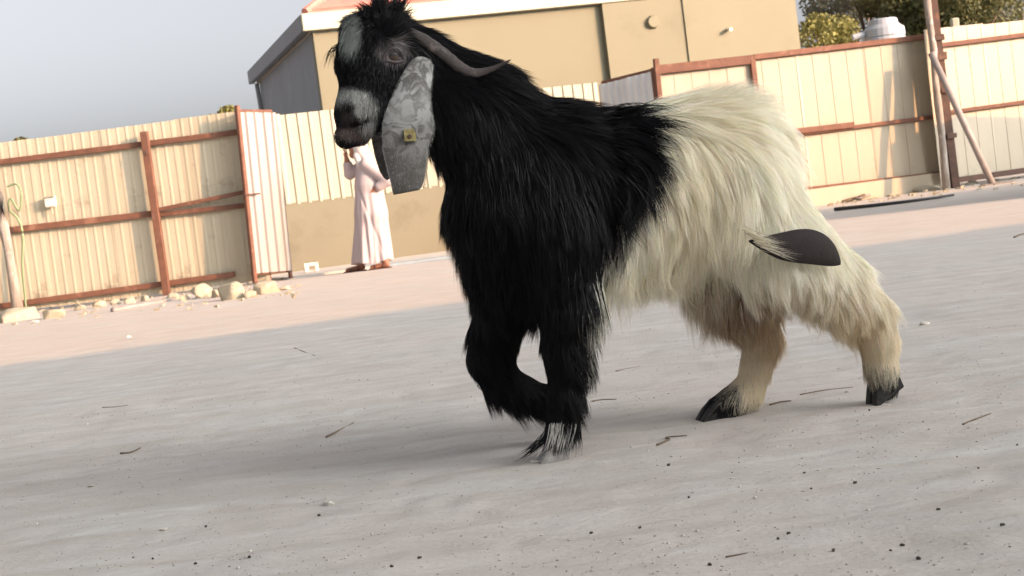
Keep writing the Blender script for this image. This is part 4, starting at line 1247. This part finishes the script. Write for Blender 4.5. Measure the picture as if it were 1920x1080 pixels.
# ---- horns: flattened, swept back along the neck with an upturned tip
m_horn = worn('grey_horn', (.072, .06, .055), (.042, .035, .032), 14, .85, (1, 1, 1), 60, .4, c3=(.14, .12, .11), s3=20)
def horn(pts, w0, w1, rad):
    pw_ = smooth_path([G.loc(a, b, w0 + (w1 - w0) * i / (len(pts) - 1)) for i, (a, b) in enumerate(pts)], 7)
    t = np.linspace(0, 1, len(pw_))
    rr = np.interp(t, np.linspace(0, 1, len(rad)), rad) / 715 * (1 + .05 * np.sin(t * 95))
    MB().tube([GW(q) for q in pw_], rr, 12, .55, (0, 1, 0)).build('horn', m_horn, goat, True)
horn([(752, 56), (793, 74), (832, 101), (862, 126), (888, 137), (918, 131), (940, 121), (958, 112)], .045, .135, [10, 11, 11, 11, 9, 5.5, 3.2, 1])
horn([(742, 58), (790, 62), (840, 88), (890, 120), (925, 139), (958, 150), (985, 148)], -.045, -.02, [15, 15, 14, 13, 10, 6, 1.5])
# ---- eye
ep = G.hit(gfld, 737, 103)
m_iris, ib = base('amber_eye', (.075, .05, .032), .05)
tcx = N(m_iris, 'ShaderNodeTexCoord').outputs['Object']
m_eyedark = base('eye_pupil', (.004, .004, .005), .06)[0]
m_lid = worn('eyelid_skin', (.06, .045, .042), (.045, .035, .033), 60, .5)
m_eyerim = worn('grey_eye_rim', (.28, .255, .25), (.19, .17, .165), 90, .7)
def sphere(c0, r_, sq=(1, 1, 1)):
    bm = bmesh.new(); bmesh.ops.create_uvsphere(bm, u_segments=20, v_segments=14, radius=1)
    v = [np.array(c0) + np.array(x.co) * r_ * np.array(sq) for x in bm.verts]
    f_ = [tuple(x.index for x in fc.verts) for fc in bm.faces]; bm.free(); return v, f_
for side, (ex_, ey_) in ((1, (737, 103)),):
    c0 = ep - np.array([0, .010, 0])
    v, f_ = sphere(c0, .0165); e = MB().add([GW(q) for q in v], f_).build('eye', m_iris, goat, True)
    v, f_ = sphere(c0 + np.array([-.0005, .0142, .0005]), .0062, (1.35, .55, .75)); MB().add([GW(q) for q in v], f_).build('pupil', m_eyedark, e, True)
    r_ = (ep - CAM)
    for nm, pts, rr, mt_ in (('upper_lid', [(717, 113), (724, 99), (737, 90), (750, 97), (756, 112)], [1.2, 3.2, 4.2, 3.6, 1.5], m_lid), ('lower_lid', [(718, 113), (728, 115), (740, 117), (752, 115), (756, 111)], [1.2, 2.6, 3.2, 2.6, 1.2], m_lid)):
        q = []
        for a, b in pts:
            h_ = G.hit(gfld, a, b)
            q.append((h_ if h_ is not None else ep) + np.array([0, .004, 0]))
        q = smooth_path(q, 5)
        MB().tube([GW(x) for x in q], np.interp(np.linspace(0, 1, len(q)), np.linspace(0, 1, len(rr)), rr) / 715, 8).build(nm, mt_, e, True)
# the eye on the far side of the head
c1 = G.loc(690, 88, -.035); v, f_ = sphere(c1, .0165); MB().add([GW(q) for q in v], f_).build('eye', m_iris, goat, True)
# ---- hooves: two claws each
m_hoof = worn('dark_hoof', (.022, .019, .018), (.012, .011, .010), 40, .75, None, 80, .5)
m_hoofpale = worn('pale_hoof', (.36, .345, .325), (.20, .185, .17), 50, .75, None, 80, .3)
def hoof(px, py, w, fdir, pitch, L_, H_, m, z0=None):
    """toe towards fdir in the body plane; pitch tips the toe down"""
    b = G.loc(px, py, w)
    if z0 is not None: b[2] = z0
    mb = MB()
    cp, sp = math.cos(pitch), math.sin(pitch)
    for s_ in (-1, 1):
        prof = [(-.42, 0, .0), (.52, 0, .0), (.58, .12, .0), (.30, .62, 0), (.02, 1.0, 0), (-.40, .95, 0), (-.48, .4, 0)]
        v = []
        for side in (0, 1):
            for (x, z, _) in prof:
                xx, zz = x * L_, z * H_
                xr, zr = xx * cp + zz * sp, -xx * sp + zz * cp
                taper = 1 - .45 * max(0, x) - .25 * z
                y = s_ * (.004 + side * L_ * .36 * taper)
                v.append(GW(b + np.array([fdir * xr, y, zr])))
        n_ = len(prof)
        mb.add(v, [tuple(range(n_)), tuple(range(2 * n_ - 1, n_ - 1, -1))] + [(i, (i + 1) % n_, n_ + (i + 1) % n_, n_ + i) for i in range(n_)])
    o = mb.build('hoof', m, goat)
    bv = o.modifiers.new('bevel', 'BEVEL'); bv.width = .004; bv.segments = 2
    return o
hoof(1038, 862, .10, -1, .0, .078, .045, m_hoofpale, -.004)
hoof(1052, 792, -.12, 1, .9, .08, .05, m_hoof)
hoof(1346, 796, -.11, -1, .0, .098, .06, m_hoof, -.004)
hoof(1664, 752, .10, -1, .5, .098, .066, m_hoof, .018)
# ---- dark flap lying over the near hind thigh
up_ = [(1404, 450), (1438, 442), (1470, 435), (1500, 428), (1532, 430), (1557, 446), (1571, 468), (1577, 490)]
lo_ = [(1404, 454), (1436, 475), (1462, 488), (1490, 493), (1515, 495), (1540, 498), (1562, 500), (1576, 497)]
v = []
m_flap = worn('dark_brown_hide', (.020, .011, .010), (.013, .008, .0075), 30, .8, None, 90, .2)
nj = 7
for sgn in (1, -1):
    for i in range(len(up_)):
        for j in range(nj):
            t = j / (nj - 1)
            x = up_[i][0] * (1 - t) + lo_[i][0] * t; y = up_[i][1] * (1 - t) + lo_[i][1] * t
            th = math.sin(math.pi * t) ** .6 * math.sin(math.pi * min(1, .12 + .86 * i / (len(up_) - 1))) ** .5
            v.append(GW(G.loc(x, y, .285 + .012 * math.sin(i * .5) + sgn * .011 * th)))
f_ = []
o_ = len(up_) * nj
for i in range(len(up_) - 1):
    for j in range(nj - 1):
        a = i * nj + j
        f_ += [(a, a + 1, a + nj + 1, a + nj), (o_ + a + nj, o_ + a + nj + 1, o_ + a + 1, o_ + a)]
fl = MB().add(v, f_).build('flap', m_flap, goat, True)
sbm = fl.modifiers.new('sub', 'SUBSURF'); sbm.levels = sbm.render_levels = 2
fl['label'] = 'dark brown rounded flap over the hind thigh'
locks('flap_hair', [([(1392 + 5 * q, 426 + q * 5), (1420 + 6 * q, 440 + 5 * q), (1452 + 5 * q + 10 * (q % 3), 450 + 5 * q)], 14, .300, .008) for q in range(8)], np.array([.74, .69, .55]), .004)

# ------------------------------------------------------------------ the man in the gateway
mb_ = ground(694, 508)
PM = Plane3((mb_[0], mb_[1]), 0.0)
man = thing('person', 'person in long pinkish white robe and headscarf, hand raised to face, in the gateway', 'person', (mb_[0], mb_[1], 0))
def PW(p):
    q = np.array(p, float); q[..., 1] *= -1; return q
def pc(lst): return cones(PM, lst)
SK = [((671, 270, 0, 13), (668, 279, 0, 12.5), .85, .012), ((664, 284, 0, 9), (662, 290, 0, 7.5), .85, .012), ((655, 281, 0, 1.6), (657, 276, 0, 1.4), .8, .006),
      ((674, 285, 0, 9), (681, 304, 0, 9.5), .95, .015), ((684, 314, 0, 16), (691, 355, 0, 18), 1.15, .03), ((691, 355, 0, 18), (695, 392, 0, 20), 1.05, .03),
      ((687, 309, .16, 8.5), (726, 338, .20, 7), 1, .02), ((726, 338, .20, 7), (704, 353, .19, 4.6), 1, .015),
      ((682, 309, -.16, 8.5), (656, 325, -.17, 7), 1, .02), ((656, 325, -.17, 7), (650, 299, -.07, 4.8), 1, .015)]
for sg, hips, knee, ank in ((1, (697, 392), (704, 445), (722, 490)), (-1, (692, 392), (684, 446), (677, 498))):
    SK += chain([(hips[0], hips[1], .08 * sg, 14), (knee[0], knee[1], .085 * sg, 9.5), (ank[0], ank[1], .085 * sg, 6)], 1, .02)
prim_m = pc(SK)
def hand(wr, dirv, thumb, up):
    dirv = np.array(dirv, float); dirv /= np.linalg.norm(dirv); up = np.array(up, float); up /= np.linalg.norm(up)
    out = [(wr, wr + dirv * .075, .024, .030, 1, .012)]
    for i, (o_, l_) in enumerate(((-.030, .062), (-.010, .074), (.010, .070), (.029, .054))):
        a = wr + dirv * .085 + up * o_; b = a + dirv * l_ * .55; n_ = np.cross(dirv, up)
        out += [(a, b, .0095, .0088, 1, .004), (b, b + dirv * l_ * .4 + n_ * .018, .0088, .0075, 1, .004)]
    t0 = wr + dirv * .03 - up * .026
    out += [(t0, t0 + np.array(thumb) * .045, .0115, .010, 1, .006), (t0 + np.array(thumb) * .045, t0 + np.array(thumb) * .045 + dirv * .025, .010, .008, 1, .004)]
    return out
w1 = PM.loc(650, 299, -.07); prim_m += hand(w1, (-.05, .25, 1), (-.6, .2, .7), (0, 1, -.2))
w2 = PM.loc(704, 353, .19); prim_m += hand(w2, (-.8, -.2, -.5), (-.5, .1, .7), (0, 0.2, -1))
feet = []
for sg, heel, toe in ((1, (726, 500), (699, 507)), (-1, (680, 508), (653, 512))):
    a, b = PM.loc(*heel, .085 * sg), PM.loc(*toe, .085 * sg)
    a[2], b[2] = .062, .045
    prim_m += [(a, b, .038, .030, 1, .015)]; ak = PM.loc((heel[0] - 3), heel[1] - 12, .085 * sg); prim_m += [(ak, a, .04, .038, 1, .02)]
    for i in range(5):
        tb2 = b + np.array([-.022, (i - 2) * .015, -.008]); prim_m += [(b + np.array([0, (i - 2) * .014, -.004]), tb2 + np.array([-.012 * (1 - .2 * abs(i - 1)), 0, 0]), .010, .008, 1, .004)]
    feet.append((a, b, sg))
v, q_, mf = grow(prim_m, .0072)
link('body', np_mesh('body', PW(v), q_[:, ::-1]), m_skin, man)
RB = [((684, 310, 0, 17), (691, 345, 0, 25), 1.2, .04), ((691, 345, 0, 25), (696, 400, 0, 31), 1.05, .05), ((696, 400, 0, 30), (699, 506, 0, 37), .92, .04),
      ((686, 308, .15, 11.5), (727, 338, .205, 11), 1, .025), ((727, 338, .205, 11), (711, 349, .195, 9), 1, .02),
      ((683, 309, -.15, 11), (656, 326, -.175, 10.5), 1, .025), ((656, 326, -.175, 10.5), (652, 309, -.11, 9), 1, .02), ((677, 300, 0, 10.5), (682, 308, 0, 13), 1.1, .02)]
def folds(X, Y, Z, V):
    x0 = PM.loc(698, 450, 0)[0]
    th = np.arctan2(Y, X - x0)
    am = np.clip((1.25 - Z) / 1.1, 0, 1)
    V = V + am * (.016 * np.sin(5 * th + 1.5 * Z) + .013 * np.sin(11 * th - 2.5 * Z + 1) + .010 * np.sin(17 * th + 4 * Z))
    dl = np.abs((X - (x0 - .07 + (1.05 - Z) * .26))) - .006          # the overlap seam running down to the hem
    V = np.where((Y > 0) & (Z < 1.1), V + .010 * np.exp(-(dl / .016) ** 2), V)
    return np.maximum(V, (.115 + .02 * np.sin(3 * th)) - Z)
v, q_, _ = grow(pc(RB), .009, (), folds)
link('robe', np_mesh('robe', PW(v), q_[:, ::-1]), m_cloth, man)
SC = [((672, 268, 0, 15.5), (676, 280, 0, 14.5), .95, .02), ((676, 280, 0, 14.5), (688, 302, 0, 14), 1.15, .03), ((688, 302, 0, 14), (700, 322, 0, 9), 1.5, .03), ((668, 292, .07, 6), (674, 308, .10, 6), 1, .02), ((668, 292, -.07, 6), (674, 308, -.10, 6), 1, .02)]
fc0 = PM.loc(650, 280, 0)
v, q_, _ = grow(pc(SC), .0075, [(fc0, PM.loc(656, 284, 0), .085, .082, .8, .01)])
link('headscarf', np_mesh('headscarf', PW(v), q_[:, ::-1]), m_scarf, man)
for sg in (1, -1):
    e = PM.loc(660, 272, .0) + np.array([-.004, .033 * sg, 0]); vv, ff = sphere(e, .010)
    MB().add([PW(x) for x in vv], ff).build('eye', m_eyedark, man, True)
    bz = e + np.array([-.004, 0, .016]); MB().tube([PW(bz + np.array([.006, -.018, 0])), PW(bz), PW(bz + np.array([.006, .018, -.002]))], [.003, .005, .003], 6).build('eyebrow', m_eyedark, man)
mo = PM.loc(657, 289, 0); MB().tube([PW(mo + np.array([.01, -.022, 0])), PW(mo), PW(mo + np.array([.01, .022, 0]))], [.002, .005, .002], 6).build('mouth', m_leather, man)
for a, b, sg in feet:
    c0 = (a + b) / 2; c0[2] = .014; dv = b - a; dv[2] = 0; ln = np.linalg.norm(dv); dv /= ln
    sb = MB().box(PW(c0), (ln + .12, .095, .026), [PW(dv), PW(np.cross([0, 0, 1], dv)), (0, 0, 1)], 0, .012).build('sandal', m_leather, man)
    for t in (.25, .8):
        p0 = a + (b - a) * t; ring = [p0 + np.array([0, .046 * math.cos(x), .042 * math.sin(x) - .02]) for x in np.linspace(-.2, math.pi + .2, 9)]
        MB().tube([PW(x) for x in ring], .010, 6).build('strap', m_leather, sb)

# ------------------------------------------------------------------ litter on the yard
def gz(p): return np.array([p[0], p[1], float(gh(p[0], p[1]))])
tw = [('thin dry twig lying alone on the sand at the far left', [(192, 767), (215, 765), (240, 763)], .003),
      ('short black stick on the sand at the left', [(226, 851), (245, 849), (264, 842)], .0065),
      ('dry twig left of the raised foreleg, nearest the sunlit sand', [(552, 655), (570, 662), (592, 671)], .0035),
      ('pale splinter of wood left of the goat', [(612, 822), (632, 812), (664, 796)], .006),
      ('bent brown twig on the sand below the hind hoof', [(1232, 836), (1256, 826), (1248, 818), (1288, 816)], .005),
      ('dry twig just behind the planted foreleg', [(1112, 755), (1130, 750), (1156, 748)], .0045),
      ('dry stalk under the belly of the goat', [(1155, 700), (1180, 694), (1202, 690)], .0035),
      ('twig lying between the two hind legs', [(1444, 764), (1464, 759), (1484, 756)], .005),
      ('long thin stalk behind the hind legs', [(1500, 742), (1545, 735), (1600, 728)], .003),
      ('forked twig on the sand at the right', [(1806, 798), (1824, 790), (1858, 776)], .0045),
      ('dark twig at the right edge near the sunlit strip', [(1902, 446), (1912, 442), (1924, 438)], .012),
      ('thin twig in the right foreground', [(1360, 1040), (1380, 1037), (1402, 1034)], .003)]
for lab, pts, r_ in tw:
    r_ *= .6
    w = [gz(ground(a, b)) + np.array([0, 0, r_ * .8]) for a, b in pts]
    o = MB().tube(smooth_path(w, 3), list(np.linspace(r_, r_ * .45, 3 * (len(w) - 1) + 1)), 6).build('twig', m_twig, None, True, w[0])
    tag(o, lab, 'twig', 'twigs lying on the sand')
drop = rock_mesh(3, 1, .75, .6, 2, .2); drop.materials.append(m_dung)
for i, (a, b) in enumerate([(1254, 873), (1508, 889), (1522, 920), (1603, 906), (1331, 1054), (1458, 1009), (1478, 999), (1670, 1028), (1691, 1017), (1721, 1047), (1563, 1031), (1907, 832), (1835, 883), (1630, 769),
                            (1108, 996), (386, 989), (367, 1062), (468, 1053), (597, 963), (735, 1070), (249, 1045), (287, 1049), (787, 1051), (1200, 988), (1292, 940), (1760, 960), (1880, 990)]):
    o = link('dropping', drop, None); w = gz(ground(a, b)); s_ = random.uniform(.0038, .0068)
    o.location = w + np.array([0, 0, s_ * .35]); o.scale = (s_, s_, s_); o.rotation_euler = (0, 0, random.uniform(0, 6))
    tag(o, 'small dark dropping on the open sand of the foreground', 'dropping', 'dark droppings scattered over the sand')
for i, (a, b, s_, lab) in enumerate([(618, 944, .022, 'largest pale stone chip on the sand below and left of the goat'), (309, 998, .017, 'pale stone chip in the left foreground'), (379, 852, .014, 'pale stone chip right of the black stick'),
                                     (170, 911, .016, 'pale stone chip at the far left of the shaded sand'), (1005, 868, .018, 'pale clod at the toe of the planted forehoof'), (1735, 612, .03, 'pale stone on the sand right of the hind hoof')]):
    o = link('stone', rock_mesh(40 + i, 1, .8, .4, 2, .3), m_chip); w = gz(ground(a, b))
    o.location = w + np.array([0, 0, s_ * .1]); o.scale = (s_, s_, s_); o.rotation_euler = (0, 0, random.uniform(0, 6)); tag(o, lab, 'stone', 'pale stones on the sand')
def grit(name, n, smin_, smax_, m, label, fl=.55):
    y = 1.35 + 6.5 * rng.random(n) ** 1.7; x = (rng.random(n) - .5) * y * .82
    kc = rng.integers(0, 70, n); cl_ = rng.random(n) < .6; cy = 1.4 + 5.5 * rng.random(70) ** 1.5; cx = (rng.random(70) - .5) * cy * .8
    x = np.where(cl_, cx[kc] + rng.normal(0, .12, n) * cy[kc] * .4, x); y = np.where(cl_, np.maximum(1.2, cy[kc] + rng.normal(0, .10, n) * cy[kc] * .4), y)
    s_ = rng.uniform(smin_, smax_, n) * rng.uniform(.5, 1, n)
    z = gh(x, y)
    oc = np.array([(1, 0, 0), (-1, 0, 0), (0, 1, 0), (0, -1, 0), (0, 0, 1), (0, 0, -1)], float)
    th = rng.uniform(0, 6.28, n); st = rng.uniform(.5, 1.0, n)
    v = np.tile(oc, (n, 1, 1)) * (1 + rng.normal(0, .22, (n, 6, 1)))
    v[:, :, 1] *= st[:, None]; v[:, :, 2] *= fl
    c_, s2 = np.cos(th)[:, None], np.sin(th)[:, None]
    vx, vy = v[:, :, 0] * c_ - v[:, :, 1] * s2, v[:, :, 0] * s2 + v[:, :, 1] * c_
    v = np.stack([vx, vy, v[:, :, 2]], 2) * s_[:, None, None] + np.stack([x, y, z + s_ * .15], 1)[:, None, :]
    fo = np.array([(0, 2, 4), (2, 1, 4), (1, 3, 4), (3, 0, 4), (2, 0, 5), (1, 2, 5), (3, 1, 5), (0, 3, 5)])
    f_ = (np.arange(n)[:, None, None] * 6 + fo[None]).reshape(-1, 3)
    o = link(name, np_mesh(name, v.reshape(-1, 3), f_, False), m); tag(o, label, name); o['kind'] = 'stuff'
m_gritd = worn('brown_grit', (.27, .22, .18), (.18, .145, .115), 30, .9)
grit('grit', 3200, .0010, .0036, m_gritd, 'fine dark grit strewn over the shaded sand')
grit('gravel', 3600, .0016, .0065, m_chip, 'fine pale gravel strewn over the shaded sand')
